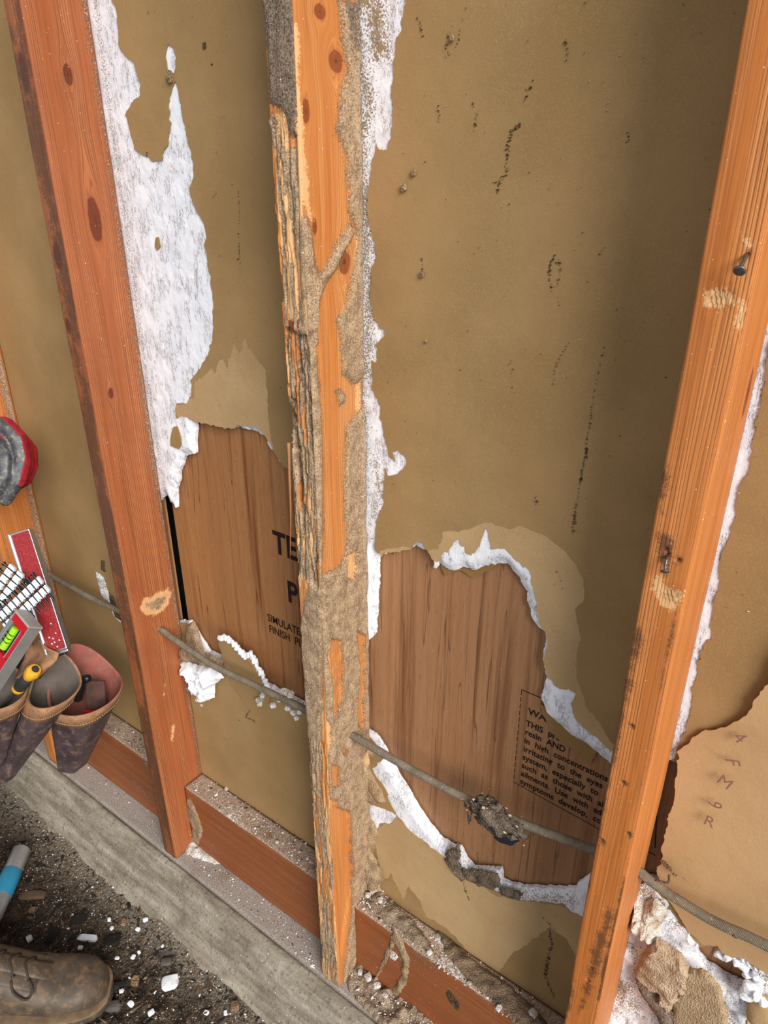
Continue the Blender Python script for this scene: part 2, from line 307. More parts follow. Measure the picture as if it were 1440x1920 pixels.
peel = ins['PE1'] | ins['PE2'] | ins['PE3']
def bow(V): return (fbm(xyz(V[:, 0]*2.2, V[:, 1]*2.2), 2, 5)-.5)*.004
wedge = polys['HR']
def gyp3(V):
    d = np.zeros(len(V))
    for k in ('HL', 'HR', 'HX'): d = np.maximum(d, np.clip(1+sdist(V, polys[k])/.012, 0, 1)*.006)
    y = .0012+bow(V)+d*(.4+1.2*fbm(xyz(V[:, 0]*90, V[:, 1]*90), 3, 3))+(fbm(xyz(V[:, 0]*110, V[:, 1]*50), 4, 8)-.5)*.0018
    inx = inside(V, polys['WX']); y = y-np.where(inx, .004+.022*fbm(xyz(V[:, 0]*28, V[:, 1]*28), 4, 21)**1.3-.006, 0)
    return np.stack([V[:, 0], y, V[:, 1]], 1)
wall_o = None
V3, Fc, nT, used = slab(PV, PT, gyp3, 0, (0, 1, 0), keep=~hole)
V3[len(V3)//2:, 1] = .0135   # flat back of the board
def mudmask(P2):
    m = np.full(len(P2), -.03)
    for line, r in (([(175,0),(235,430),(262,633),(310,934)], .001), ([(655,0),(672,120),(690,200),(672,270),(684,420),(690,560),(684,700)], .007), ([(700,860),(706,900),(712,930),(700,960)], .002), ([(668,700),(676,800),(674,900)], .008), ([(600,-20),(700,10),(710,90)], .012)):
        m = np.maximum(m, lined(P2, wall(line), r))
    return m
gm = mudmask(V3[:, [0, 2]]); gm = np.maximum(gm, np.where(inside(V3[:, [0, 2]], polys['WX']), -.022+.036*fbm(xyz(V3[:, 0]*40, V3[:, 2]*40), 3, 77), -.03)); gm = np.maximum(gm, lined(V3[:, [0, 2]], wall([(845,1600),(880,1650),(960,1685),(1070,1690)]), .004))
wall_o = mesh_obj('wall_back', V3, Fc, GYP, attrs={'mud': gm}, sharp=.9); tag(wall_o, 'torn white gypsum board wall with brown paper facing behind the studs', None, kind='structure')
pk = ~hole & ~white
def pap3(V): return np.stack([V[:, 0], -.0004+bow(V)+(fbm(xyz(V[:, 0]*12, V[:, 1]*12), 3, 9)-.5)*.0016, V[:, 1]], 1)
V3, Fc, nT, used = slab(PV, PT, pap3, .0011, (0, 1, 0), keep=pk & ~peel)
mesh_obj('paper_facing', V3, Fc, PAPER, wall_o, sharp=.6)
def pap4(V): return np.stack([V[:, 0], .0000+bow(V)+(fbm(xyz(V[:, 0]*12, V[:, 1]*12), 3, 9)-.5)*.0016, V[:, 1]], 1)
V3, Fc, nT, used = slab(PV, PT, pap4, .0009, (0, 1, 0), keep=pk & peel)
p2 = mesh_obj('peeled_paper', V3, Fc, PLY2, wall_o, sharp=.6); p2['label'] = 'lighter fuzzy under layer where the brown facing has peeled'

# ------------------------------------------------------------------ timber with relief
def timber(name, w, d, L, origin, res, mat, axis='z', round_=.003, relief=None, knots=(), masks=None, seed=1, parent=None, sub=None):
    """box grid: cross-section w (local x) by d (local y), length L. axis z: upright; axis x: lying. Local faces: F(y-), R(x+), B(y+), Lf(x-)"""
    nw = max(2, int(w/res)); nd = max(2, int(d/res)); nl = max(2, int(L/(sub or res)))
    ring = []; fid = []
    def edge(a, b, n, f):
        for i in range(n):
            ring.append(a+(b-a)*i/n); fid.append(f)
    c = [np.array(p, float) for p in ((0, 0), (w, 0), (w, d), (0, d))]
    edge(c[0], c[1], nw, 0); edge(c[1], c[2], nd, 1); edge(c[2], c[3], nw if relief is None else 4, 2); edge(c[3], c[0], nd if relief is None else 4, 3)
    ring = np.array(ring); fid = np.array(fid); n = len(ring)
    # rounded corners
    cc = np.clip(ring, [round_]*2, [w-round_, d-round_]); v = ring-cc; ln = np.hypot(*v.T); nr = np.where(ln[:, None] > 1e-9, v/np.maximum(ln, 1e-9)[:, None], 0)
    ring2 = np.where(ln[:, None] > 1e-9, cc+nr*np.minimum(ln, round_)[:, None], ring)
    z = np.linspace(0, L, nl+1)
    X = np.tile(ring2[:, 0], nl+1); Y = np.tile(ring2[:, 1], nl+1); Z = np.repeat(z, n); NX = np.tile(nr[:, 0], nl+1); NY = np.tile(nr[:, 1], nl+1); Fd = np.tile(fid, nl+1)
    wob = (fbm(xyz(Z*3, Z*0+seed*3.1), 2, seed)-.5)*.003
    if axis == 'z': P = np.stack([X+origin[0]+wob, Y+origin[1], Z+origin[2]], 1); N3 = np.stack([NX, NY, 0*NX], 1)
    else: P = np.stack([Z+origin[0], X+origin[1], Y+origin[2]], 1); N3 = np.stack([0*NX, NX, NY], 1)
    small = (fbm(xyz(X*90, Y*90, 0)+np.stack([0*Z, 0*Z, Z*14], 1), 3, seed+3)-.5)*.0012
    dep = small
    if relief is not None: dep = dep+relief(P, Fd)
    P = P-N3*dep[:, None]
    # grain coordinate bent round knots
    gx = X.copy()+seed*.37; gy = Y.copy()+seed*.11; kn = np.zeros(len(P))
    for (ff, u0, z0, ru, rz) in knots:
        U = X if ff in (0, 2) else Y; a = (U-u0)/ru; b = (Z-z0)/rz; r = np.hypot(a, b); on = (Fd == ff)
        pull = np.exp(-(r/2.4)**2)*ru*1.5*np.tanh(a*1.6)
        if ff in (0, 2): gx = gx-np.where(on, pull, 0)
        else: gy = gy-np.where(on, pull, 0)
        kn = np.maximum(kn, np.where(on, np.clip(1.35-r*.85, 0, 1.35), 0))
    at_ = {'gc': np.stack([gx, gy, Z+seed], 1), 'knot': kn}
    base = {k: np.full(len(P), -.05) for k in ('mud', 'dust', 'pale', 'dark', 'white', 'grey')}
    if masks:
        for k, f in masks.items(): base[k] = f(P, Fd)
    at_.update(base)
    Fc = []
    for j in range(nl):
        a = j*n; b = a+n
        for i in range(n):
            i2 = (i+1) % n; Fc.append((a+i, a+i2, b+i2, b+i))
    # caps
    m = len(P); P = np.vstack([P, P[:n].mean(0), P[-n:].mean(0)])
    for k in at_: at_[k] = np.concatenate([at_[k], at_[k][[0, -1]]])
    for i in range(n):
        i2 = (i+1) % n; Fc.append((m, i2, i)); Fc.append((m+1, (nl*n)+i, (nl*n)+i2))
    if axis != 'z': Fc = [f[::1] for f in Fc]
    return mesh_obj(name, P, Fc, mat, parent, attrs=at_)
def mpoly(*polys_):
    """mask: polygons given as ('F'|'R', points in the photograph, plane)"""
    def f(P, Fd):
        r = np.full(len(P), -.05)
        for fc, pts, pl in polys_:
            if fc == 'F': q = wall(pts, pl); s = sdist(P[:, [0, 2]], q); on = Fd == 0
            else: q = side(pts, pl); s = sdist(P[:, [1, 2]], q); on = Fd == 1
            r = np.where(on, np.maximum(r, s), r)
        return r
    return f
FY = -.0902; X0, X1, X3 = -.8426, -.4219, .4112
def kn(fc, px, pl, ru, rz):
    """knot at a pixel of the photograph on the front or right face"""
    if fc == 'F': p = at(px, 1, FY); return (0, p[0]-pl, p[2], ru, rz)
    p = at(px, 0, pl+BR); return (1, p[1]-FY, p[2], ru, rz)
def both(*fs):
    def f(P, Fd):
        r = fs[0](P, Fd)
        for g in fs[1:]: r = np.maximum(r, g(P, Fd))
        return r
    return f

# stud one
s1x = X1+BR
s1_mud = mpoly(('R', [(262,1115),(300,1100),(322,1085),(330,1110),(322,1140),(300,1160),(270,1165),(250,1145)], s1x), ('R', [(300,880),(312,930),(318,1000),(325,1080),(332,1100),(335,1130),(318,1080),(305,1010),(292,930)], s1x), ('R', [(340,1480),(352,1500),(356,1540),(370,1560),(352,1590),(345,1540)], s1x), ('R', [(300,1270),(318,1275),(315,1310),(300,1330)], s1x), ('R', [(312,1355),(336,1350),(332,1395),(314,1405)], s1x), ('R', [(148,335),(160,333),(162,380),(150,388)], s1x))
def edge_dust(xp, amt=.006, f0=0.0):
    def f(P, Fd):
        d = P[:, 1]+amt+.004*(fbm(xyz(P[:, 2]*9, P[:, 2]*0), 3, 4)-.5)*2
        return np.where(Fd == 1, np.clip(d, -.05, .01), -.05)
    return f
s1_dark = lambda P, Fd: np.where(Fd == 0, .006-.02*np.abs(fbm(xyz(P[:, 0]*60, P[:, 2]*7), 3, 2)-.35), -.05)
stud1 = timber('wall_stud', BR, .0902, 2.0, (X1, FY, 0), .0032, W1, seed=1, sub=.005,
    knots=[kn('R', (128,140), X1, .006, .012), kn('R', (178,412), X1, .009, .028), kn('F', (108,480), X1, .009, .018), kn('R', (208,738), X1, .004, .008), kn('F', (45,135), X1, .008, .02), kn('F', (128,610), X1, .006, .01), kn('R',(355,1130),X1,.002,.004)],
    masks={'mud': lambda P, Fd: s1_mud(P, Fd)-.022, 'pale': lambda P, Fd: s1_mud(P, Fd)-.0105, 'dust': edge_dust(0, .007), 'dark': s1_dark})
tag(stud1, 'reddish orange wall stud with dark edge, second stud from the left', 'stud', None)
# stud zero, far left
stud0 = timber('wall_stud', BR, .0902, 2.0, (X0, FY, 0), .005, W3, seed=4, sub=.01, masks={'dust': edge_dust(0, .016)})
tag(stud0, 'orange wall stud partly behind the red gloved hand at the far left', 'stud', None)
# stud three
def worn(P, Fd):  # planed-off wane on the front edge
    return np.zeros(len(P))
s3x = X3+BR
s3_dark = both(mpoly(('F', [(1238,985),(1258,1000),(1262,1060),(1246,1080),(1232,1040)], FY), ('F', [(1195,1160),(1206,1180),(1190,1260),(1172,1330),(1165,1300)], FY), ('F', [(1140,1700),(1150,1720),(1108,1860),(1085,1900),(1110,1780)], FY), ('F', [(1240,860),(1252,900),(1240,960),(1232,940)], FY)),
    lambda P, Fd: np.where(Fd == 0, np.clip((1.06-P[:, 2])/.25, 0, 1)*.012-.008+.036*(fbm(xyz(P[:, 0]*170, P[:, 2]*9), 4, 6)-.5)-1.4*np.minimum(P[:, 0]-X3, X3+BR-P[:, 0]), -.05))
s3_pale = mpoly(('F', [(1316,545),(1345,540),(1375,552),(1378,568),(1350,578),(1320,572)], FY), ('F', [(1388,560),(1400,560),(1402,600),(1392,632),(1382,612)], FY), ('F', [(1222,1085),(1240,1075),(1245,1100),(1280,1110),(1280,1130),(1262,1143),(1240,1135),(1222,1105)], FY), ('F', [(1385,440),(1405,440),(1412,470),(1392,468)], FY))
def s3_rel(P, Fd):
    r = np.zeros(len(P))
    for (p, ru, rz) in (((1348,558), .010, .012), ((1395,595), .004, .02), ((1258,1118), .010, .012)):
        c = at(p, 1, FY); q = np.hypot((P[:, 0]-c[0])/ru, (P[:, 2]-c[2])/rz)
        r += np.where(Fd == 0, np.clip(1.2-q, 0, 1)*(.0012+.0012*np.sign(np.sin(P[:, 0]*2200)*np.sin(P[:, 2]*2200))), 0)
    for p in ((1249,1030),(1272,1051),(1252,1040),(1184,1362),(1168,1468),(1178,1563),(1128,1577),(1108,1815),(1102,1838),(1400,478)):
        c = at(p, 1, FY); q = np.hypot(P[:, 0]-c[0], P[:, 2]-c[2]); r += np.where(Fd == 0, np.clip(1-q/.0024, 0, 1)*.006, 0)
    return r
def holes_mask(pts, rad):
    def f(P, Fd):
        r = np.full(len(P), -.05)
        for p in pts:
            c = at(p, 1, FY); q = np.hypot(P[:, 0]-c[0], P[:, 2]-c[2]); r = np.where(Fd == 0, np.maximum(r, rad-q), r)
        return r
    return f
stud3 = timber('wall_stud', BR, .0902, 2.0, (X3, FY, 0), .0016, W3, seed=3, sub=.0022, round_=.004, relief=s3_rel,
    knots=[kn('R', (1402,738), X3, .006, .02)], masks={'dark': both(s3_dark, holes_mask([(1249,1030),(1272,1051),(1184,1362),(1168,1468),(1178,1563),(1128,1577),(1108,1815),(1102,1838)], .0030)), 'pale': s3_pale, 'dust': edge_dust(0, .001)})
tag(stud3, 'amber wall stud with bent nails in its face, right of the big hole', 'stud', None)

# stud two: eaten by termites
s2x = BR
s2_side_mud = mpoly(
    ('R', [(635,0),(700,0),(700,720),(690,1100),(690,1480),(640,1480),(640,1380),(625,1320),(630,1240),(655,1200),(650,1130),(610,1120),(612,1180),(600,1190),(603,1080),(640,1060),(650,1020),(645,960),(645,880),(650,800),(680,760),(676,700),(648,690),(640,660),(632,600),(650,560),(665,500),(668,440),(655,400),(650,300),(640,270),(632,240),(640,170),(650,140),(640,60)], s2x),
    ('R', [(600,540),(615,505),(632,470),(655,432),(662,440),(645,472),(630,505),(612,530),(602,552)], s2x),
    ('R', [(574,400),(586,440),(590,500),(600,520),(600,560),(590,620),(560,640),(560,430)], s2x),
    ('R', [(562,640),(590,640),(597,720),(603,800),(605,1000),(604,1130),(560,1100)], s2x),
    ('R', [(590,1120),(612,1120),(640,1100),(700,1100),(700,1500),(655,1500),(640,1530),(630,1500),(610,1500),(618,1400),(622,1360),(600,1340),(598,1200)], s2x),
    ('R', [(710,1480),(655,1490),(650,1540),(658,1600),(660,1700),(650,1780),(640,1850),(710,1860)], s2x), ('R', [(632,735),(645,735),(646,755),(634,758)], s2x), ('R',[(650,580),(640,640),(640,700),(665,720),(690,700),(690,560)],s2x))
s2_wood = mpoly(('R', [(618,1195),(638,1200),(642,1260),(634,1330),(622,1345),(622,1290),(612,1230)], s2x), ('R', [(665,1180),(682,1190),(680,1370),(668,1360),(672,1250)], s2x), ('R', [(625,1510),(655,1520),(662,1640),(645,1750),(640,1800),(628,1700)], s2x), ('R', [(640,1400),(650,1405),(648,1415),(640,1412)], s2x), ('R', [(618,1430),(632,1435),(636,1470),(622,1480)], s2x), ('R', [(648,1040),(668,1030),(664,1090),(650,1085)], s2x))
s2_front_mud = mpoly(('F', [(480,-60),(556,-60),(556,160),(552,250),(545,260),(535,215),(520,200),(505,190),(500,60)], FY),
    ('F', [(500,215),(515,225),(528,270),(540,300),(535,420),(520,340),(510,260)], FY), ('F', [(553,600),(600,620),(596,760),(604,900),(606,1130),(600,1500),(585,1480),(566,1250),(560,1180),(578,1100),(570,980),(555,900),(540,800),(530,650)], FY),
    ('F', [(560,400),(576,420),(590,520),(590,640),(565,620),(562,520)], FY))
def gal(P, Fd):
    """termite galleries: slots that follow the grain"""
    u = np.where(Fd == 0, P[:, 0], P[:, 1]+.3)
    u = u+.0016*(fbm(xyz(P[:, 2]*60, u*30), 2, 5)-.5)*2
    q = xyz(u*310, P[:, 2]*15, 0); n = fbm(q, 2, 31); q2 = xyz(u*620, P[:, 2]*40, 0); n2 = fbm(q2, 2, 37)
    big = np.clip((.47-n)/.06, 0, 1); sm = np.clip((.45-n2)/.05, 0, 1)
    return big, sm
def zone(P, Fd):
    z1 = mpoly(('F', [(520,610),(600,640),(605,900),(606,1110),(560,1080),(530,850)], FY))(P, Fd)
    z2 = mpoly(('F', [(505,240),(556,250),(560,420),(560,600),(520,560)], FY))(P, Fd)
    z3 = mpoly(('F', [(575,1380),(622,1400),(636,1830),(595,1830)], FY))(P, Fd)
    return z1, z2, z3
def s2_rel(P, Fd):
    big, sm = gal(P, Fd); z1, z2, z3 = zone(P, Fd); a = np.clip(z1/.004+.6, 0, 1); b = np.clip(z2/.004+.4, 0, 1); c = np.clip(z3/.004+.6, 0, 1)
    r = np.where(Fd == 0, a*(big*.008+sm*.003+.001)+b*(np.clip(big*1.6-1.0, 0, 1)*.004+sm*.0012)+c*(sm*.0016), 0)
    # corner eaten away
    cx = BR-P[:, 0]; cy = P[:, 1]-FY; r = r+np.where(Fd == 1, np.clip(1-cy/.010, 0, 1)*.0015*(P[:, 2] < 1.0), 0)
    mm = np.maximum(s2_side_mud(P, Fd), s2_front_mud(P, Fd)); r = r-np.clip(mm/.004, 0, 1)*(Fd != 0)*(.0014+.0042*fbm(xyz(P[:, 1]*70, P[:, 2]*45), 4, 12))
    r = r-np.where(Fd == 0, np.clip(s2_front_mud(P, Fd)/.004, 0, 1)*(1-a)*.0035*fbm(xyz(P[:, 0]*80, P[:, 2]*60), 3, 14), 0)
    ww = s2_wood(P, Fd); r = r+np.where(Fd == 1, np.clip(ww/.003+.3, 0, 1)*.004, 0)
    tube = lined(P[:, [1, 2]], side([(590,640),(588,560),(598,530),(615,505),(632,470),(655,432)], s2x), .0045); r = r-np.where(Fd == 1, np.sqrt(np.clip(tube, 0, 1)*.0045)*.9, 0)
    return r
def s2_mudm(P, Fd):
    m = np.maximum(s2_side_mud(P, Fd), s2_front_mud(P, Fd)); m = np.where(s2_wood(P, Fd) > -.003, np.minimum(m, -s2_wood(P, Fd)), m)
    z3 = zone(P, Fd)[2]; n = fbm(xyz(P[:, 0]*160, P[:, 2]*11), 3, 44)
    m = np.where((Fd == 0) & (P[:, 2] < .42), np.maximum(m, (n-.52)*.08), m)
    fr = fbm(xyz(P[:, 0]*230, P[:, 2]*20), 3, 47); m = np.where((Fd == 0) & (P[:, 2] > .95) & (P[:, 2] < 1.27), np.maximum(np.minimum(m, (fr-.44)*.15), (fr-.52)*.12), m)
    z1 = zone(P, Fd)[0]; m = np.where((Fd == 0) & (z1 > 0), (fr-.40)*.12, m); m = np.where(Fd == 1, np.maximum(m, lined(P[:, [1, 2]], side([(590,640),(588,560),(598,530),(615,505),(632,470),(655,432)], s2x), .005)), m)
    return m
def s2_darkm(P, Fd):
    big, sm = gal(P, Fd); z1, z2, z3 = zone(P, Fd)
    return np.where(Fd == 0, -.05+.055*np.maximum(np.clip(z1/.004+.6, 0, 1)*np.clip(big*1.2, 0, 1), np.clip(z3/.004, 0, 1)*sm*.85), -.05)  # slot depth darkens the colour: painted gallery shade and dirt
s2_pale = mpoly(('R', [(550,30),(560,60),(562,140),(570,260),(585,420),(572,400),(556,260),(548,120)], s2x), ('F', [(545,60),(552,100),(556,180),(560,260),(556,270),(549,160)], FY),
    ('F', [(535,460),(560,450),(564,600),(540,600)], FY), ('R', [(664,420),(676,430),(676,1100),(662,1100),(655,940),(668,800),(662,600)], s2x), ('R', [(594,1230),(616,1200),(626,1360),(618,1460),(608,1400)], s2x), ('R', [(560,640),(580,645),(586,690),(572,710)], s2x), ('R',[(650,1010),(668,1020),(664,1110),(648,1090)],s2x))
_s2p = s2_pale
def s2_pale(P, Fd):
    r = _s2p(P, Fd); n = fbm(xyz(P[:, 0]*220, P[:, 2]*8), 3, 53)
    r = np.where((Fd == 0) & (P[:, 2] > .78) & (P[:, 2] < 1.3), np.maximum(r, (n-.52)*.09), r); return np.where((Fd == 0) & (P[:, 2] < .62), np.maximum(r, (n-.50)*.09+.0), r)
s2_grey = both(mpoly(('F', [(470,-60),(556,-60),(556,250),(540,262),(500,215)], FY), ('R', [(640,-10),(700,-10),(690,110),(655,90)], s2x)), lambda P, Fd: np.where((Fd == 0) & (P[:, 2] < 1.06) & (P[:, 2] > .8), -.006, -.05))
stud2 = timber('wall_stud', BR, .0902, 2.0, (0, FY, 0), .00115, W2, seed=2, sub=.0022, round_=.004, relief=s2_rel,
    knots=[kn('R', (630,115), 0, .010, .009), kn('R', (574,208), 0, .005, .010), kn('R', (590,424), 0, .0035, .007), kn('R', (646,492), 0, .009, .012), kn('F', (548,603), 0, .012, .008), kn('R',(600,22),0,.008,.006)],
    masks={'mud': s2_mudm, 'pale': s2_pale, 'grey': s2_grey, 'dark': s2_darkm, 'dust': edge_dust(0, .004)})
tag(stud2, 'termite eaten wall stud with mud tubes and carved galleries, middle of the photo', 'stud', None)

# ------------------------------------------------------------------ bottom plate, blocks
topdust = lambda P, Fd: np.where((Fd == 2) | (P[:, 2] > -.001), .02, -.012)
plate = timber('bottom_plate', .0920, .036, 2.6, (-1.5, -.0925, -.036), .004, WPL_, axis='x', seed=6, sub=.006,
    masks={'dust': lambda P, Fd: np.where(P[:, 2] > -.004, .012+.02*(fbm(xyz(P[:, 0]*18, P[:, 1]*18), 3, 3)-.5), .004), 'white': lambda P, Fd: np.where(P[:, 2] > -.003, .006*(fbm(xyz(P[:, 0]*14, P[:, 1]*14), 3, 8)-.5)*2-.006, -.05)})
tag(plate, 'dusty wooden bottom plate under the studs along the concrete', 'plate')
HB = .1605; YB = -.0467
def block(xa, xb, label, seed):
    o = timber('blocking_board', -YB-.002, HB, xb-xa, (xa, YB, 0), .004, WB, axis='x', seed=seed, sub=.006,
        masks={'dust': lambda P, Fd: np.where(P[:, 2] > HB-.004, .014+.03*(fbm(xyz(P[:, 0]*30, P[:, 1]*30), 3, 3)-.5), -.030+.05*(fbm(xyz(P[:, 0]*18, P[:, 2]*18), 4, 7))-.01), 'white': lambda P, Fd: np.where(P[:, 2] > HB-.004, -.008+.04*(fbm(xyz(P[:, 0]*16, P[:, 1]*16), 3, seed)-.5), -.014)})
    return tag(o, label, 'board', 'blocking boards between the studs')
block(X0+BR+.001, X1-.001, 'reddish board between studs, behind the leather pouches', 8)
block(X1+BR+.001, -.001, 'dusty reddish board between the red stud and the termite eaten stud', 9)
block(BR+.001, X3-.001, 'reddish board with an oval dark mark at the bottom right of the termite eaten stud', 10)
block(X3+BR+.001, X3+.44, 'reddish board at the lower right corner, right of the nailed stud', 11)

# ------------------------------------------------------------------ wood panel behind the board
GAPX = at((330,1000), 1, .017)[0]
def panel(xa, xb, z0, z1, label, mat):
    bm = bmesh.new(); bmesh.ops.create_cube(bm, size=1, matrix=Matrix.Translation(((xa+xb)/2, .017+.0035/2, (z0+z1)/2)) @ Matrix.Diagonal((xb-xa, .0035, z1-z0, 1)))
    m = bpy.data.meshes.new('wood_panel'); bm.to_mesh(m); m.materials.append(mat); o = bpy.data.objects.new('wood_panel', m); COL.objects.link(o)
    return tag(o, label, 'panel')
pL = panel(-1.5, GAPX-.020, 0, 2.0, 'wood grained panel whose edge shows left of the black gap', PANEL)
pM = panel(GAPX+.001, -.001, 0, 2.0, 'honey brown wood grained panel behind the torn hole left of the eaten stud', PANELH)
pR = panel(.0005, 1.15, 0, 2.0, 'teak coloured panel with printed notice behind the big hole right of the eaten stud', PANEL)
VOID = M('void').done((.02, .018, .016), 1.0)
def box(name, lo, hi, mat, parent=None):
    lo = np.array(lo, float); hi = np.array(hi, float); V = [(lo[0] if i & 1 == 0 else hi[0], lo[1] if i & 2 == 0 else hi[1], lo[2] if i & 4 == 0 else hi[2]) for i in range(8)]
    Fc = [(0, 2, 3, 1), (4, 5, 7, 6), (0, 1, 5, 4), (2, 6, 7, 3), (0, 4, 6, 2), (1, 3, 7, 5)]
    return mesh_obj(name, V, Fc, mat, parent, smooth=False)
tag(box('gap_dark_backing', (-1.5, .11, -.1), (1.15, .12, 2.0), VOID), kind='structure')  # near-black sheet added behind the panels so the gap stays dark

# ------------------------------------------------------------------ concrete, ground
def mat_concrete():
    m = M('concrete'); a = m.noise(1, m.vec(m.obj, (9, 60, 60)), det=5, ro=.65); b = m.noise(160, det=4, ro=.7); c0 = m.noise(14, det=5, ro=.7)
    c = m.ramp(a, (.3, srgb(112, 102, 88)), (.5, srgb(146, 136, 120)), (.7, srgb(172, 164, 148)))
    c = m.mix(m.ma('MULTIPLY', m.st(c0, .48, .7), .55), c, srgb(104, 96, 84)); c = m.mix(m.ma('MULTIPLY', m.st(b, .54, .66), .65), c, srgb(84, 76, 66))
    c = m.mix(m.st(m.noise(300, det=1), .74, .77), c, srgb(230, 230, 228))
    return m.done(c, .95, m.bump(m.ma('ADD', b, a), .003, .7), spec=.15)
CONC = mat_concrete()
prof = [(-.092, -.05), (-.0925, -.010), (-.098, -.009), (-.106, -.013), (-.114, -.021), (-.122, -.032), (-.130, -.044), (-.138, -.056), (-.146, -.068), (-.156, -.080), (-.168, -.090), (-.185, -.100), (-.2, -.16)]
pp = []
for i in range(len(prof)-1):
    a = np.array(prof[i]); b = np.array(prof[i+1]); k = max(1, int(np.hypot(*(b-a))/.004))
    for j in range(k): pp.append(a+(b-a)*j/k)
pp = np.array(pp); xs = np.arange(-1.5, 1.15, .005)
GX, GI = np.meshgrid(xs, np.arange(len(pp)), indexing='ij'); Y = pp[GI, 0].ravel(); Z = pp[GI, 1].ravel(); X = GX.ravel()
nn = fbm(np.stack([X*9, Y*40, Z*40], 1), 4, 5)-.5; n2 = fbm(np.stack([X*70, Y*110, Z*110], 1), 3, 6)-.5
fade = np.clip((-.094-Y)/.01, 0, 1)
Y = Y-(nn*.006+n2*.002)*fade; Z = Z+(nn*.006+n2*.002)*fade
n = len(pp); Fc = [(i*n+j, (i+1)*n+j, (i+1)*n+j+1, i*n+j+1) for i in range(len(xs)-1) for j in range(n-1)]
P = np.stack([X, Y, Z], 1)
conc = mesh_obj('concrete_footing', P, [f[::-1] for f in Fc], CONC); tag(conc, 'rough grey concrete footing edge along the bottom plate', kind='structure')
def mat_dirt():
    m = M('dirt'); a = m.noise(22, det=5, ro=.7); b = m.noise(240, det=4, ro=.75); v = m.vor(190)
    c = m.ramp(a, (.3, srgb(52, 44, 36)), (.55, srgb(84, 72, 60)), (.75, srgb(112, 98, 84)))
    c = m.mix(m.ma('MULTIPLY', m.st(b, .5, .7), .7), c, srgb(34, 28, 23)); c = m.mix(m.ma('MULTIPLY', m.st(m.noise(330, det=2), .62, .72), .7), c, srgb(136, 120, 102))
    c = m.mix(m.st(m.noise(260, det=1), .755, .775), c, srgb(225, 222, 216))
    # dust blown from the footing
    pos = m.n('ShaderNodeSeparateXYZ', {0: m.obj}, out=1); d = m.st(m.ma('ADD', pos, m.ma('MULTIPLY', m.ma('SUBTRACT', m.noise(60, det=5, ro=.75), .5), .16)), -.25, -.16)
    c = m.mix(m.ma('MULTIPLY', d, .8), c, srgb(140, 130, 115))
    return m.done(c, .95, m.bump(m.ma('ADD', b, v), .006, .8), spec=.15)
DIRT = mat_dirt()
def gz(x, y):
    x = np.asarray(x, float); y = np.asarray(y, float)
    return -.098+.030*(fbm(xyz(x*9, y*9), 3, 4)-.5)+.022*(fbm(xyz(x*45, y*45), 3, 15)-.5)*np.clip((-.19-y)/.08, .12, 1)+.010*np.clip((y+.21)/.05, 0, 1)
xs = np.arange(-1.5, 1.15, .0065); ys = np.concatenate([np.arange(-1.6, -.62, .05), np.arange(-.62, -.10, .0055)])
GX, GY = np.meshgrid(xs, ys, indexing='ij'); Z = gz(GX.ravel(), GY.ravel()); n = len(ys)
Fc = [(i*n+j, (i+1)*n+j, (i+1)*n+j+1, i*n+j+1) for i in range(len(xs)-1) for j in range(n-1)]
ground = mesh_obj('ground', np.stack([GX.ravel(), GY.ravel(), Z], 1), Fc, DIRT); tag(ground, 'dark loose dirt beside the footing', kind='structure')

# ------------------------------------------------------------------ cable
def tube(name, pts, rad, mat, parent=None, seg=10, sub=8, jit=0, cap=True, radf=None):
    P = np.array(pts, float); n = len(P); Q = []
    for i in range(n-1):
        p0 = P[max(i-1, 0)]; p1 = P[i]; p2 = P[i+1]; p3 = P[min(i+2, n-1)]
        for j in range(sub):
            t = j/sub; Q.append(.5*((2*p1)+(-p0+p2)*t+(2*p0-5*p1+4*p2-p3)*t*t+(-p0+3*p1-3*p2+p3)*t**3))
    Q.append(P[-1]); Q = np.array(Q); T = np.gradient(Q, axis=0); T /= np.linalg.norm(T, axis=1)[:, None]+1e-12
    up = np.array([0, 0, 1.]) if abs(T[0][2]) < .9 else np.array([1., 0, 0]); V = []; u = up-T[0]*(up@T[0]); u /= np.linalg.norm(u)
    for i in range(len(Q)):
        u = u-T[i]*(u@T[i]); u /= np.linalg.norm(u); v = np.cross(T[i], u); r = rad if radf is None else radf(i/(len(Q)-1))
        for k in range(seg):
            a = 2*math.pi*k/seg; V.append(Q[i]+(u*math.cos(a)+v*math.sin(a))*(r*(1+jit*(random.random()-.5))))
    Fc = [(i*seg+k, i*seg+(k+1) % seg, (i+1)*seg+(k+1) % seg, (i+1)*seg+k) for i in range(len(Q)-1) for k in range(seg)]
    if cap: Fc += [tuple(range(seg))[::-1], tuple((len(Q)-1)*seg+k for k in range(seg))]
    return mesh_obj(name, V, Fc, mat, parent)
def mat_cable():
    m = M('cable_sheath'); a = m.noise(60, det=4); b = m.n('ShaderNodeTexWave', {'Vector': m.vec(m.obj, (1, 1, 1)), 'Scale': 190, 'Distortion': 3, 'Detail': 2, 'Detail Scale': 4}, out=1, bands_direction='DIAGONAL')
    c = m.mix(m.st(a, .3, .7), srgb(128, 116, 98), srgb(96, 86, 72)); c = m.mix(m.ma('MULTIPLY', b, .35), c, srgb(156, 144, 124)); c = m.mix(m.st(m.noise(500, det=2), .62, .7), c, srgb(170, 160, 145))
    return m.done(c, .9, m.bump(b, .0006, .6), spec=.2)
CAB = mat_cable()
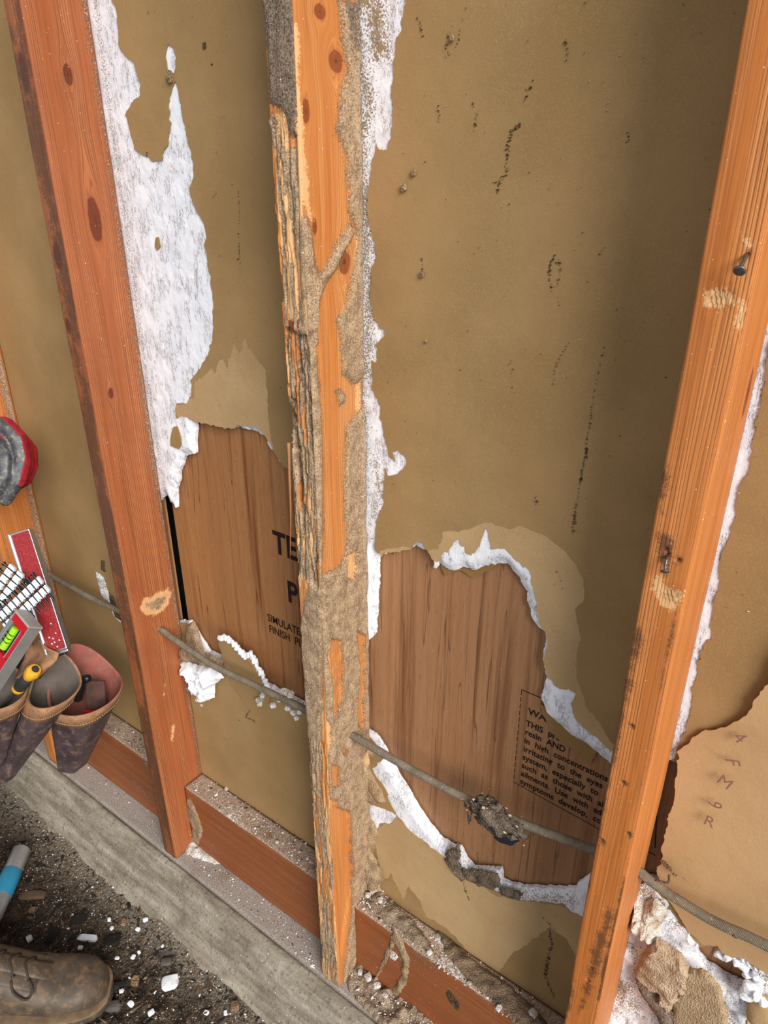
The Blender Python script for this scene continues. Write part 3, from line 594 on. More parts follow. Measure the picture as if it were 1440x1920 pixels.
cpts = [(-1.05, -.043, .515), (X0+.019, -.043, .522), (-.76, -.040, .511), (-.62, -.036, .505), (-.511, -.038, .513), (X1+.019, -.042, .528), (-.34, -.043, .522), (-.25, -.043, .512), (-.15, -.043, .518), (-.05, -.043, .524), (BR, -.043, .524), (.10, -.042, .520), (.2, -.041, .518), (.287, -.040, .524), (.37, -.036, .535), (X3+.02, -.030, .541), (.47, -.030, .530), (.53, -.036, .530), (.583, -.040, .540), (.70, -.045, .545), (.95, -.045, .54)]
cable = tube('electrical_cable', cpts, .0056, CAB, sub=6, jit=.06, seg=12); tag(cable, 'dusty grey cloth covered cable running through holes in all the studs', 'cable')

# ------------------------------------------------------------------ small things: builders
def PL(pts, ax, val):
    o = [i for i in range(3) if i != ax]; return np.array([at(p, ax, val)[o] for p in pts])
def lump(name, pts, ax, val, h, mat, parent=None, res=.0035, edge=.008, f=60, seed=1, amp=.0015, base=.25, px=True, power=1.0):
    """a crusty patch lying on the plane axis ax = val, h high"""
    q = PL(pts, ax, val) if px else np.array(pts, float); q = rough(q, .003, amp, seed=seed); lo = q.min(0); hi = q.max(0)
    gx, gz_ = np.meshgrid(np.arange(lo[0], hi[0], res), np.arange(lo[1], hi[1], res)); g = np.stack([gx.ravel(), gz_.ravel()], 1)+RNG.uniform(-res*.35, res*.35, (gx.size, 2)); g = g[sdist(g, q) > res*.4]
    V, T = cdt([q], g); keep = inside(V[T].mean(1), q); sg = -1 if ax == 1 else 1; o = [i for i in range(3) if i != ax]
    def to3(U):
        d = np.clip(sdist(U, q), 0, 1); hh = h*np.clip(d/edge, 0, 1)**.5*(base+(1-base)*2*fbm(xyz(U[:, 0]*f, U[:, 1]*f), 4, seed)**(1+power))
        r = np.zeros((len(U), 3)); r[:, o] = U; r[:, ax] = val+sg*(hh+.0004); return r
    n_in = np.zeros(3); n_in[ax] = -sg
    A, Fc, nT, used = slab(V, T, to3, 0, n_in, keep=keep); A[len(A)//2:, ax] = val-sg*.0004
    if ax == 1: pass
    return mesh_obj(name, A, Fc, mat, parent, sharp=.9)
ICO = None
def ico(sub):
    bm = bmesh.new(); bmesh.ops.create_icosphere(bm, subdivisions=sub, radius=1); V = np.array([v.co[:] for v in bm.verts]); Fc = [[v.index for v in f.verts] for f in bm.faces]; bm.free(); return V, Fc
IV, IF = ico(2); IV1, IF1 = ico(1)
def rotm(seed):
    r = np.random.default_rng(seed); q = r.normal(size=4); q /= np.linalg.norm(q); a, b, c, d = q
    return np.array([[1-2*(c*c+d*d), 2*(b*c-a*d), 2*(b*d+a*c)], [2*(b*c+a*d), 1-2*(b*b+d*d), 2*(c*d-a*b)], [2*(b*d-a*c), 2*(c*d+a*b), 1-2*(b*b+c*c)]])
def chunk(name, c, size, mat, seed, yaw=0, parent=None, tilt=.15):
    """an angular broken piece: rounded hull cut by noise"""
    V = np.sign(IV)*np.abs(IV)**.55; V = V*(.78+.5*fbm(IV*1.7+seed, 2, seed))[:, None]*np.array(size)/2
    ca, sa = math.cos(yaw), math.sin(yaw); R1 = np.array([[ca, -sa, 0], [sa, ca, 0], [0, 0, 1]]); r = np.random.default_rng(seed); t = r.uniform(-tilt, tilt); R2 = np.array([[1, 0, 0], [0, math.cos(t), -math.sin(t)], [0, math.sin(t), math.cos(t)]])
    V = V@R2.T@R1.T; V[:, 2] -= V[:, 2].min(); V = V+np.array(c)
    return mesh_obj(name, V, IF, mat, parent, smooth=False)
def crumbs(name, pts, size, mats, parent=None, seed=1, flat=.6, stick=0, kind='stuff', lift=.3):
    r = np.random.default_rng(seed); B = np.array([(1, 0, 0), (-1, 0, 0), (0, 1, 0), (0, -1, 0), (0, 0, 1), (0, 0, -1)], float)
    BF = [(0, 2, 4), (2, 1, 4), (1, 3, 4), (3, 0, 4), (2, 0, 5), (1, 2, 5), (3, 1, 5), (0, 3, 5)]; V = []; Fc = []; mi = []
    for i, p in enumerate(pts):
        sz = size*r.lognormal(0, .45); k = np.array([1+stick*r.random()*3, r.uniform(.5, 1), flat*r.uniform(.4, 1)])*sz; a = r.uniform(0, 6.3); ca, sa = math.cos(a), math.sin(a)
        W = B*r.uniform(.6, 1.2, (6, 1))*k; t = r.uniform(-.5, .5); W = W@np.array([[math.cos(t), 0, math.sin(t)], [0, 1, 0], [-math.sin(t), 0, math.cos(t)]]); W = W@np.array([[ca, sa, 0], [-sa, ca, 0], [0, 0, 1]]); b = len(V); V += list(W+np.array(p)+[0, 0, k[2]*lift]); Fc += [tuple(x+b for x in f) for f in BF]; mi += [int(r.integers(len(mats)))]*8
    o = mesh_obj(name, V, Fc, mats, parent, smooth=False, midx=mi); o['kind'] = kind; return o
def loft(name, rings, mat, parent=None, cap=(True, True), closed=True, smooth=True, sharp=None):
    n = len(rings[0]); V = np.vstack(rings); Fc = []
    for i in range(len(rings)-1):
        for k in range(n if closed else n-1): Fc.append((i*n+k, i*n+(k+1) % n, (i+1)*n+(k+1) % n, (i+1)*n+k))
    if cap[0]: Fc.append(tuple(range(n))[::-1])
    if cap[1]: Fc.append(tuple((len(rings)-1)*n+k for k in range(n)))
    return mesh_obj(name, V, Fc, mat, parent, smooth=smooth, sharp=sharp)
def obox(name, c, ax3, half, mat, parent=None, bev=.001):
    """box with axes ax3 (rows, made orthonormal) and half sizes"""
    a = np.array([ax3[0], ax3[1], ax3[1]], float); a[0] /= np.linalg.norm(a[0]); a[1] -= a[0]*(a[1]@a[0]); a[1] /= np.linalg.norm(a[1]); a[2] = np.cross(a[0], a[1])
    bm = bmesh.new(); bmesh.ops.create_cube(bm, size=2)
    for v in bm.verts: v.co = Vector(np.array(c)+(np.array(v.co)*np.array(half))@a)
    if bev: bmesh.ops.bevel(bm, geom=list(bm.edges), offset=bev, segments=2, affect='EDGES', profile=.5)
    m = bpy.data.meshes.new(name); bm.to_mesh(m); bm.free(); m.materials.append(mat); o = bpy.data.objects.new(name, m); COL.objects.link(o)
    if parent: o.parent = parent
    return o
def organic(name, chains, voxel, mat, parent=None, smooth=4, paint=None):
    """one continuous surface grown round chains of (point, radius)"""
    V = []; Fc = []
    for pts, rad in chains:
        P = np.array(pts, float); L = np.r_[0, np.cumsum(np.linalg.norm(np.diff(P, axis=0), axis=1))]; n = max(2, int(L[-1]/(min(rad)*.35))); t = np.linspace(0, L[-1], n)
        Q = np.stack([np.interp(t, L, P[:, k]) for k in range(3)], 1); rr = np.interp(t, L, rad)
        for q, r_ in zip(Q, rr): b = len(V); V += list(IV1*r_+q); Fc += [tuple(x+b for x in f) for f in IF1]
    o = mesh_obj(name, V, Fc, mat); md = o.modifiers.new('r', 'REMESH'); md.mode = 'VOXEL'; md.voxel_size = voxel
    ms = o.modifiers.new('s', 'SMOOTH'); ms.iterations = smooth; ms.factor = .6
    dg = bpy.context.evaluated_depsgraph_get(); me = bpy.data.meshes.new_from_object(o.evaluated_get(dg)); old = o.data; o.modifiers.clear(); o.data = me; bpy.data.meshes.remove(old); me.name = name
    me.polygons.foreach_set('use_smooth', [True]*len(me.polygons))
    if not me.materials:
        for q in (mat if isinstance(mat, list) else [mat]): me.materials.append(q)
    if paint:
        for p in me.polygons: p.material_index = paint(np.array(p.center), np.array(p.normal))
    if parent: o.parent = parent
    return o
def plain(name, rgb, rough_=.6, metal=0, nz=0, nsc=60, dirt=None, spec=.4):
    m = M(name); c = srgb(*rgb); n1 = m.noise(nsc, det=4)
    col = m.mix(m.st(n1, .35, .7), c, tuple(x*(1-nz) for x in c)) if nz else c
    if dirt: col = m.mix(m.ma('MULTIPLY', m.st(m.noise(nsc*2.2, det=5, ro=.7), .48, .66), .8), col, srgb(*dirt))
    return m.done(col, rough_, m.bump(n1, .001, .5) if nz else None, metal=metal, spec=spec)

# ------------------------------------------------------------------ torn bits on the wall
# brown back paper that curls out under the gypsum along the big hole
def tornstrip(name, pts, y, mat, label, par=None, lean=.0):
    q = rough(wall(pts, y), .003, .0012, seed=len(pts)); V, T = cdt([q], []); keep = inside(V[T].mean(1), q)
    f = lambda U: np.stack([U[:, 0], y+lean*(U[:, 1]-q[:, 1].max())+.001*(fbm(xyz(U[:, 0]*80, U[:, 1]*80), 2, 2)-.5), U[:, 1]], 1)
    A, Fc, nT, used = slab(V, T, f, .0007, (0, 1, 0), keep=keep); o = mesh_obj(name, A, Fc, mat, par, sharp=.6)
    if label: o['label'] = label
    return o
BACKP = mat_paper('back_paper', srgb(150, 118, 74), srgb(140, 106, 64))
tornstrip('back_paper', [(826,1060),(834,1082),(848,1074),(866,1071),(880,1078),(892,1084),(910,1072),(930,1060),(950,1056),(960,1040),(900,1040),(860,1040)], .0128, BACKP, 'brown rear paper hanging below the gypsum edge', wall_o)
tornstrip('back_paper', [(1010,1320),(1021,1345),(1033,1372),(1047,1385),(1066,1400),(1087,1413),(1106,1434),(1112,1425),(1120,1410),(1060,1350)], .0128, BACKP, None, wall_o)
tornstrip('back_paper', [(690,1385),(705,1400),(722,1424),(735,1440),(752,1465),(768,1490),(790,1525),(808,1556),(826,1578),(810,1580),(780,1540),(740,1480),(700,1410)], .0128, BACKP, None, wall_o)

# the lifted sheet to the right of the nailed stud
FLX = [(1440,1278),(1426,1298),(1415,1309),(1412,1323),(1387,1348),(1359,1364),(1343,1371),(1321,1371),(1301,1381),(1290,1395),(1270,1412),(1271,1426),(1265,1467),(1259,1517),(1248,1556),(1241,1583),(1241,1611),(1232,1633),(1236,1660),(1262,1700),(1290,1745),(1318,1772),(1345,1774),(1360,1790),(1395,1800),(1418,1815),(1440,1830),(1560,1880),(1620,1500),(1560,1130),(1490,1200)]
q = rough(wall(FLX, -.006), .003, .0014, seed=31); lo = q.min(0); hi = q.max(0)
gx, gz_ = np.meshgrid(np.arange(lo[0], hi[0], .008), np.arange(lo[1], hi[1], .008)); g = np.stack([gx.ravel(), gz_.ravel()], 1)+RNG.uniform(-.002, .002, (gx.size, 2)); g = g[sdist(g, q) > .003]
V, T = cdt([q], g)
def flp(U):
    d = np.clip(sdist(U, q), 0, .08)/.08; up = np.clip((U[:, 1]-.74)/.12, 0, 1)
    return np.stack([U[:, 0], -.0045-.006*up*(1-d)-.0018*fbm(xyz(U[:, 0]*14, U[:, 1]*14), 2, 6)+.003*d*0, U[:, 1]], 1)
A, Fc, nT, used = slab(V, T, flp, .0012, (0, 1, 0), keep=inside(V[T].mean(1), q))
flap = mesh_obj('paper_flap', A, Fc, mat_paper('flap_paper', srgb(190, 154, 110), srgb(178, 142, 100), fuzz=1.2), wall_o, sharp=.6); flap['label'] = 'lifted sheet of brown paper stamped with faint purple characters'
tornstrip('flap_tear', [(1237,1612),(1252,1617),(1262,1632),(1271,1641),(1264,1643),(1254,1632),(1244,1624)], -.0125, mat_mud('tear_dust', (150,120,90), (110,86,62)), None, flap)

# gypsum and paper wreckage low on the right wall
GYC = plain('gypsum_white', (236,238,243), .95, nz=.08, nsc=200)
lump('gypsum_lump', [(1186,1690),(1196,1672),(1216,1690),(1226,1680),(1246,1697),(1250,1718),(1238,1738),(1243,1752),(1228,1762),(1210,1752),(1196,1740),(1186,1720)], 1, -.004, .024, mat_mud('dusty_gypsum', (232,224,214), (184,162,138)), wall_o, seed=3, f=75, res=.0025, amp=.003)
lump('loose_paper', [(1200,1795),(1230,1758),(1262,1775),(1290,1800),(1300,1830),(1270,1880),(1252,1900),(1238,1855),(1210,1840),(1188,1822)], 1, -.012, .016, mat_mud('dusty_paper', (206,180,150), (180,150,120), sc=.9), wall_o, seed=5, f=38, res=.003, amp=.003, edge=.004)
lump('peeled_paper', [(1279,1822),(1300,1812),(1325,1822),(1345,1845),(1362,1880),(1372,1960),(1262,1960),(1258,1900),(1268,1850)], 1, -.015, .005, mat_mud('fuzzy_ply', (190,164,130), (168,140,106), sc=.8), wall_o, seed=6, f=40, base=.9, res=.004, amp=.003, edge=.003)
lump('peeled_paper', [(1400,1880),(1425,1862),(1450,1870),(1470,1930),(1400,1925)], 1, -.012, .006, PLY2, wall_o, seed=7, f=20, base=.8, res=.006)
lump('loose_paper', [(1190,1835),(1215,1848),(1238,1868),(1262,1900),(1262,1960),(1250,1960),(1238,1915),(1205,1868)], 1, -.018, .010, mat_mud('grey_paper', (136,116,100), (96,80,68)), wall_o, seed=8, f=20, res=.005)
for k, c in enumerate([(1352,1786),(1368,1790),(1382,1797),(1396,1808),(1405,1822),(1418,1822),(1424,1832)]):
    p = at(c, 1, .004); chunk('gypsum_crumb', p-[0, .004, .004], (.012, .007, .007), GYC, 50+k, yaw=k, parent=wall_o)
for k, c in enumerate([(1410,1845),(1422,1852),(1405,1858),(1432,1862)]):
    p = at(c, 1, -.004); chunk('gypsum_crumb', p-[0, .006, .006], (.018, .010, .013), GYC, 60+k, yaw=k*1.7, parent=wall_o)
CROW = mat_mud('tan_crust', (190,160,126), (150,120,92), sc=.8)
lump('mud_crust', [(676,1385),(697,1395),(706,1410),(690,1430),(700,1455),(715,1480),(725,1505),(705,1506),(684,1505),(680,1520),(700,1540),(708,1560),(700,1600),(715,1640),(712,1665),(740,1695),(700,1700),(655,1700),(650,1500),(650,1390)], 1, -.0006, .012, CROW, wall_o, seed=11, f=45, edge=.012)
lump('mud_crust', [(660,1600),(690,1590),(705,1610),(716,1650),(705,1668),(680,1680),(655,1680)], 1, -.006, .018, MUD, wall_o, seed=12, f=50, edge=.012)

for k, pts in enumerate([[(836,1596),(852,1588),(862,1600),(858,1622),(872,1640),(866,1652),(846,1632),(834,1612)], [(868,1634),(884,1628),(905,1632),(934,1636),(940,1656),(930,1668),(905,1662),(882,1652)], [(940,1662),(960,1668),(985,1676),(978,1686),(955,1682),(938,1674)], [(852,1590),(862,1578),(866,1594),(860,1606)]]): lump('dirt_crust', pts, 1, -.001, .006, MUDG, wall_o, seed=90+k, f=90, res=.0022, amp=.0025)
# streaks and specks on the brown paper
SPK = mat_mud('speck_dirt_hole_shade', (104,84,62), (72,56,42)); SPL = plain('speck_pale', (206,190,170), .9)
def streak(pts, w=1.0, dens=1.0):
    q = wall(pts, -.0012); out = []
    for i in range(len(q)-1):
        n = max(2, int(np.hypot(*(q[i+1]-q[i]))/.0016*dens))
        for j in range(n): c = q[i]+(q[i+1]-q[i])*(j+RNG.random())/n+RNG.normal(0, .0007*w, 2); out.append((c[0], -.0010+float(bow(np.array([c]))[0]), c[1]))
    return out
dk = []
for p, w_, d in (([(975,233),(960,242),(952,270),(950,305)], 1.4, 2.5), ([(946,312),(952,322),(936,338),(922,346)], 1.2, 2.2), ([(936,338),(932,362)], 1, 1.8), ([(1000,150),(978,195)], .6, .5), ([(1058,70),(1064,95),(1060,112)], 1.2, 1.5), ([(1040,480),(1030,495),(1028,525),(1034,545)], .8, 1.8), ([(1046,484),(1050,505),(1044,540)], .6, .8), ([(1046,560),(1048,580)], .8, 1), ([(1065,640),(1052,665),(1040,690),(1036,722)], .8, 1.0),
    ([(1112,740),(1104,800),(1094,860),(1086,910),(1078,960),(1073,990)], .6, 1.0), ([(1100,840),(1086,905)], .8, 2), ([(1078,960),(1072,1000)], 1.4, 2), ([(1132,650),(1112,740)], .3, .4), ([(885,190),(893,215),(888,245)], .8, .8), ([(862,60),(856,85)], 1.2, 1.6), ([(820,195),(822,230)], 1, 1.2), ([(445,350),(448,400),(446,440),(450,520)], .5, .5), ([(448,455),(446,490)], 1, 1),
    ([(782,30),(788,48),(792,72)], .9, 1.2), ([(840,60),(836,90),(842,105)], .7, 1), ([(1120,480),(1135,460)], .5, .7), ([(952,670),(960,690),(955,720),(965,740)], .5, .4), ([(405,360),(398,372)], 1, 1), ([(1175,250),(1178,268)], 1, 1), ([(790,480),(792,520)], .7, 1.2), ([(1005,930),(1003,948)], 1.2, 1.5), ([(275,285),(272,296)], 1, 1.5), ([(470,1330),(460,1345),(478,1352)], 1.2, 2), ([(1040,1060),(1055,1105)], .5, .4),
    ([(690,1035),(740,1040)], .3, .3), ([(1030,1745),(1034,1770)], 1, 1.5), ([(1035,1770),(1020,1830),(1040,1870)], 2.5, 2), ([(1015,1720),(1040,1745)], 1, 1), ([(868,1655),(880,1690)], .8, 1), ([(855,1600),(870,1640)], 1.5, 2), ([(895,1600),(900,1650)], 1.2, 1.5), ([(925,1600),(930,1640)], .8, 1.2)): dk += streak(p, w_, d)
crumbs('dirt_specks', dk, .0009, [SPK], wall_o, seed=4, lift=0)
q = []
for i in range(650):
    p = (random.uniform(200, 1440), random.uniform(0, 1800)); c = at(p, 1, -.001)
    U = np.array([[c[0], c[2]]])
    if any(inside(U, polys[k])[0] for k in ('HL', 'HR', 'HX', 'HG', 'WX')): continue
    q.append((c[0], -.0012+float(bow(U)[0]), c[2]))
crumbs('fly_specks', q, .0006, [SPK, SPK, SPL], wall_o, seed=9, lift=0)
for k, c in enumerate([(383,88)]):
    p = at(c, 1, -.001); chunk('dark_pit', p-[0, 0, .002], (.005, .002, .006), SPK, 8, parent=wall_o)
for k, (c, sz) in enumerate([((758,353),.006),((776,325),.005),((792,516),.005),((848,72),.004),((800,640),.003),((318,142),.008),((320,150),.006)]):
    p = at(c, 1, -.002); chunk('dirt_blob', p-[0, .0005, sz/2], (sz, sz*.7, sz*1.2), MUD, 80+k, parent=wall_o)

# left bay: wreckage of the board edge round the cable
GYD = mat_mud('gypsum_dusty', (232,232,236), (190,176,158), sc=.8)
w1 = lump('gypsum_rubble', [(336,1240),(352,1240),(372,1246),(392,1250),(412,1262),(420,1270),(404,1282),(402,1306),(392,1312),(380,1304),(366,1296),(358,1275),(350,1250)], 1, -.006, .026, GYC, wall_o, seed=21, f=95, edge=.008)
w2 = lump('dusty_paper_scrap', [(350,1172),(364,1162),(372,1180),(384,1222),(420,1240),(410,1256),(380,1246),(350,1238),(336,1232),(336,1214),(352,1216)], 1, -.010, .010, mat_mud('scrap_dust', (178,152,124), (140,112,86)), wall_o, seed=22, f=30)
def flapstrip(name, pts, mat, t0, thick, par, lab=None, lift=0.0):
    q = rough(wall(pts, t0), .003, .001, seed=41+len(pts)); V, T = cdt([q], []); keep = inside(V[T].mean(1), q); zz = q[:, 1]
    f = lambda U: np.stack([U[:, 0], t0-lift*(U[:, 1]-zz.min())/(zz.max()-zz.min())+.002*(fbm(xyz(U[:, 0]*50, U[:, 1]*50), 2, 4)-.5), U[:, 1]], 1)
    A, Fc, nT, used = slab(V, T, f, thick, (0, 1, 0), keep=keep); o = mesh_obj(name, A, Fc, mat, par, sharp=.6)
    if lab: o['label'] = lab
    return o
flapstrip('hanging_flap', [(416,1200),(424,1195),(440,1206),(458,1225),(474,1232),(486,1254),(500,1280),(512,1300),(505,1318),(485,1330),(480,1345),(460,1320),(438,1280),(425,1240)], PAPER, -.002, .004, wall_o, 'triangular brown flap bent up beside the cable', .010)
ed = [(416,1196),(424,1194),(438,1203),(452,1218),(462,1230),(473,1224),(484,1246),(496,1268),(506,1292)]
for i in range(len(ed)*3-2):
    a = i/3; k = int(a); p = np.array(ed[k])*(1-(a-k))+np.array(ed[min(k+1, len(ed)-1)])*(a-k); c = at(p, 1, -.012+.010*a/len(ed)); chunk('gypsum_crumb', c-[0, .003, .004], (.010, .006, .009), GYC, 100+i, yaw=i, parent=wall_o)
for i, (c, sz) in enumerate([((486,1312),.012),((492,1304),.010),((525,1308),.012),((534,1296),.014),((545,1302),.013),((552,1312),.012),((560,1318),.014),((540,1325),.012),((512,1322),.010),((550,1335),.010),((562,1332),.010),((370,1312),.006),((378,1322),.005),((487,1318),.009),((556,1345),.008)]):
    p = at(c, 1, -.036 if i > 1 else -.01); chunk('gypsum_crumb', p-[0, 0, sz/2], (sz, sz*.8, sz*.7), GYD, 130+i, yaw=i*2.1, parent=wall_o)
# white torn rim pieces by the reddish stud in the first bay
lump('gypsum_tear', [(178,1070),(194,1081),(203,1109),(208,1130),(196,1122),(186,1098)], 1, 0, .006, GYP, wall_o, seed=25)
lump('dark_patch', [(205,1108),(213,1120),(222,1145),(228,1165),(216,1158),(208,1135)], 1, -.0008, .004, SPK, wall_o, seed=26)  # dark lump over the hole, its inner shade put into the colour
lump('dark_patch', [(190,1050),(196,1052),(197,1072),(190,1068)], 1, -.0008, .003, SPK, wall_o, seed=27)  # small raised dark patch

# splinter on the eaten stud
tube('splinter', [at((541,830), 1, -.089), at((543,900), 1, -.090), at((545,960), 1, -.091), at((544,1048), 1, -.092)], .002, M('splinter_wood').done(srgb(160,108,68), .7), stud2, seg=5, sub=4, jit=.3, radf=lambda t: .0020*(1-t)+.0003)
for k, (a, b) in enumerate([((690,1470),(650,1530)),((672,1470),(662,1500)),((700,1425),(690,1470))]):
    pass
tornstrip('peeled_sliver', [(668,1472),(672,1476),(664,1500),(655,1518),(652,1512),(660,1492)], -.03, plain('pale_sliver', (226,214,196), .9), None, wall_o)
lump('wood_fragment', [(672,1420),(690,1405),(692,1432),(682,1452),(668,1458),(660,1470),(656,1460),(664,1440)], 1, -.012, .010, M('frag_wood').done(srgb(206,166,120), .85), wall_o, seed=33, f=30)

# nails in the third stud
STEEL = plain('old_steel', (120,118,116), .45, .8, .3, 300, (96,70,48))
def nail(pts, y=.0, head=.0042):
    P = [at(p, 1, FY-d) for p, d in pts]; r = tube('nail', P, .0013, STEEL, stud3, seg=8, sub=5); d = P[-1]-P[-2]; d /= np.linalg.norm(d)
    a = np.cross(d, [0, 0, 1.]); a /= np.linalg.norm(a); b = np.cross(d, a); ring = lambda o, rr: np.array([P[-1]+d*o+(a*math.cos(t)+b*math.sin(t))*rr for t in np.linspace(0, 2*math.pi, 13)[:-1]])
    loft('nail_head', [ring(-.0008, head*.5), ring(-.0002, head), ring(.0008, head), ring(.0012, head*.7)], STEEL, r)
nail([((1402,474), -.006), ((1398,482), .004), ((1392,495), .010), ((1387,507), .015)], head=.0042)
nail([((1250,1040), -.006), ((1250,1048), .005), ((1248,1058), .008), ((1247,1071), .012)], head=.0036)

# lettering on the panels
INK = M('ink').done(srgb(38,26,22), .7, spec=.2); INKP = M('purple_stamp').done(srgb(140,100,86), .8, spec=.1)
def text(body, x, z, size, par, mat=INK, y=.0166, rot=0, sx=1.0, bold=.0):
    c = bpy.data.curves.new('printed_text', 'FONT'); c.body = body; c.size = size; c.extrude = .0001; c.offset = bold; c.materials.append(mat); c.space_character = 1.02
    o = bpy.data.objects.new('printed_text', c); COL.objects.link(o); o.parent = par; o.location = (x, y, z); o.rotation_euler = (math.pi/2, rot, 0); o.scale = (sx, 1, 1)
    dg = bpy.context.evaluated_depsgraph_get(); dg.update(); me = bpy.data.meshes.new_from_object(o.evaluated_get(dg)); me.name = 'printed_text'; q = bpy.data.objects.new('printed_text', me); COL.objects.link(q); q.parent = par
    q.location = o.location; q.rotation_euler = o.rotation_euler; q.scale = o.scale; bpy.data.objects.remove(o); return q
YP = .017
def tx(body, px, h, par, **k):
    p = at(px, 1, YP); return text(body, p[0], p[2], h, par, **k)
rows = ['THIS  product', 'resin  AND', 'in  high  concentrations', 'irritating  to  the  eyes  and', 'system,  especially  to', 'such  as  those  with  allergies', 'ailments.  Use  with  adequate', 'symptoms  develop,  consult']
r0 = at((986,1360), 1, YP); r1 = at((975,1468), 1, YP)
for i, b in enumerate(rows):
    text(b, r0[0]+(r1[0]-r0[0])*i/7, r0[2]+(r1[2]-r0[2])*i/7, .0130, pR, sx=.86, bold=.00022)
tx('WARNING', (990,1338), .014, pR, bold=.0002)
def rule(p0, p1, wd, par, dashed=False):
    a = at(p0, 1, YP-.0003); b = at(p1, 1, YP-.0003); n = 14 if dashed else 1
    for k in range(n):
        s0 = a+(b-a)*k/n; s1 = a+(b-a)*(k+.7 if dashed else k+1)/n; dd = (b-a)/np.linalg.norm(b-a); nn = np.array([-dd[2], 0, dd[0]])*wd/2
        mesh_obj('ruled_line', [s0-nn, s1-nn, s1+nn, s0+nn, s0-nn+[0, .0002, 0], s1-nn+[0, .0002, 0], s1+nn+[0, .0002, 0], s0+nn+[0, .0002, 0]], [(0, 1, 2, 3), (4, 7, 6, 5), (0, 4, 5, 1), (2, 6, 7, 3)], INK, par, smooth=False)
rule((962,1466), (1160,1575), .0010, pR); rule((977,1293), (1030,1315), .0012, pR); rule((978,1294), (963,1464), .0008, pR, True)
rule((1236,1440), (1228,1590), .0012, pR); rule((1215,1597), (1229,1604), .0012, pR)
tx('TEAK', (514,1034), .052, pM, bold=.0014, sx=.8); tx('PLY', (540,1126), .052, pM, bold=.0014, sx=.8)
tx('SIMULATED', (502,1163), .020, pM, sx=.78, bold=.0002); tx('FINISH  PLY', (505,1184), .020, pM, sx=.78, bold=.0002)
for ch, p, r_ in (('4', (1372,1380), .5), ('F', (1360,1418), 1.2), ('M', (1342,1462), .3), ('9', (1328,1496), 1.3), ('R', (1318,1540), .1)):
    c = at(p, 1, -.010); o = text(ch, c[0], c[2], .020, flap, INKP, y=-.0125, rot=r_, sx=.9)

# ------------------------------------------------------------------ clump of dirt and tape on the cable
def blob(name, c, r, mat, parent=None, seed=1, amp=.5, sub=3, sq=(1, 1, 1)):
    V, Fc = ico(sub); d = 1+amp*(fbm(V*2.6+seed, 4, seed)-.5)*2; return mesh_obj(name, V*d[:, None]*r*np.array(sq)+np.array(c), Fc, mat, parent)
CL = mat_mud('clump_dirt', (122,108,94), (70,60,52), sc=.8)
c0 = at((930,1532), 1, -.046); cl = blob('dirt_clump', c0, .016, CL, None, 3, .9, 4, (1.7, .9, 1.1)); tag(cl, 'crusty grey dirt clump hanging round the cable in front of the teak panel', 'dirt clump')
cl2 = blob('clump_lobe', at((968,1552), 1, -.044), .009, CL, cl, 5, .9, 3, (1.6, .9, 1)); blob('clump_lobe', at((905,1505), 1, -.044), .008, CL, cl, 7, .9, 3)
crumbs('clump_crumbs', [tuple(c0+RNG.normal(0, 1, 3)*[.018, .007, .010]) for i in range(160)], .0022, [CL, SPL, MUD], cl, seed=3)
TAPE = M('black_tape').done(srgb(34,36,42), .45)
tp = tornstrip('tape_scrap', [(922,1556),(940,1562),(968,1568),(975,1578),(960,1587),(938,1580),(926,1570)], -.056, TAPE, None); tag(tp, 'black torn tape scrap stuck under the dirt clump on the cable', 'tape scrap')
for k, pts in enumerate([[(870,1492),(874,1510),(878,1530),(880,1545)], [(885,1500),(884,1520),(882,1540)], [(863,1488),(870,1500),(872,1512)], [(1255,1640),(1252,1655),(1228,1650)]]):
    tube('dirt_thread', [at(p, 1, -.040) for p in pts], .0012, CL, cl, seg=5, sub=4, jit=.9)
blob('dirt_knob', at((1379,1750), 1, -.040), .0045, CL, cl, 9, .5, 2)

# ------------------------------------------------------------------ dust, mud and rubble along the plate
def on(pts, ax, val, n, seed, spread=1):
    q = PL(pts, ax, val); lo = q.min(0); hi = q.max(0); r = np.random.default_rng(seed); out = []
    while len(out) < n:
        c = r.uniform(lo, hi, (n*3, 2)); c = c[inside(c, q)]; out += [tuple(x) for x in c]
    o = [i for i in range(3) if i != ax]; R_ = np.zeros((n, 3)); R_[:, o] = np.array(out[:n]); R_[:, ax] = val; return R_
WHC = plain('white_crumb', (228,228,230), .9); TANC = mat_mud('tan_crumb', (176,148,118), (130,104,80)); PINK = plain('pink_crumb', (196,166,148), .9); DKC = plain('dark_crumb', (70,56,44), .95)
pl_ = [lump('mud_pile', [(648,1830),(665,1780),(690,1800),(720,1830),(760,1860),(790,1880),(830,1920),(880,1990),(760,1990),(700,1910),(655,1860)], 2, 0, .016, mat_mud('pile_dirt', (176,156,134), (120,100,82), sc=.7), None, seed=61, f=80),
       lump('mud_pile', [(668,1672),(690,1655),(720,1672),(745,1700),(775,1725),(805,1765),(820,1800),(780,1770),(730,1730),(690,1705)], 2, HB, .010, mat_mud('pile_dirt2', (168,150,130), (104,88,72), sc=.7), None, seed=62, f=80),
       lump('mud_pile', [(820,1740),(860,1775),(900,1810),(960,1850),(1010,1900),(1060,1960),(1000,1960),(940,1890),(880,1840),(835,1790)], 2, HB, .007, mat_mud('pile_dirt3', (150,128,106), (92,76,62), sc=.7), None, seed=63, f=80),
       lump('mud_pile', [(345,1580),(360,1566),(385,1575),(410,1592),(430,1620),(400,1620),(370,1610),(348,1600)], 2, 0, .010, GYD, None, seed=64, f=50)]
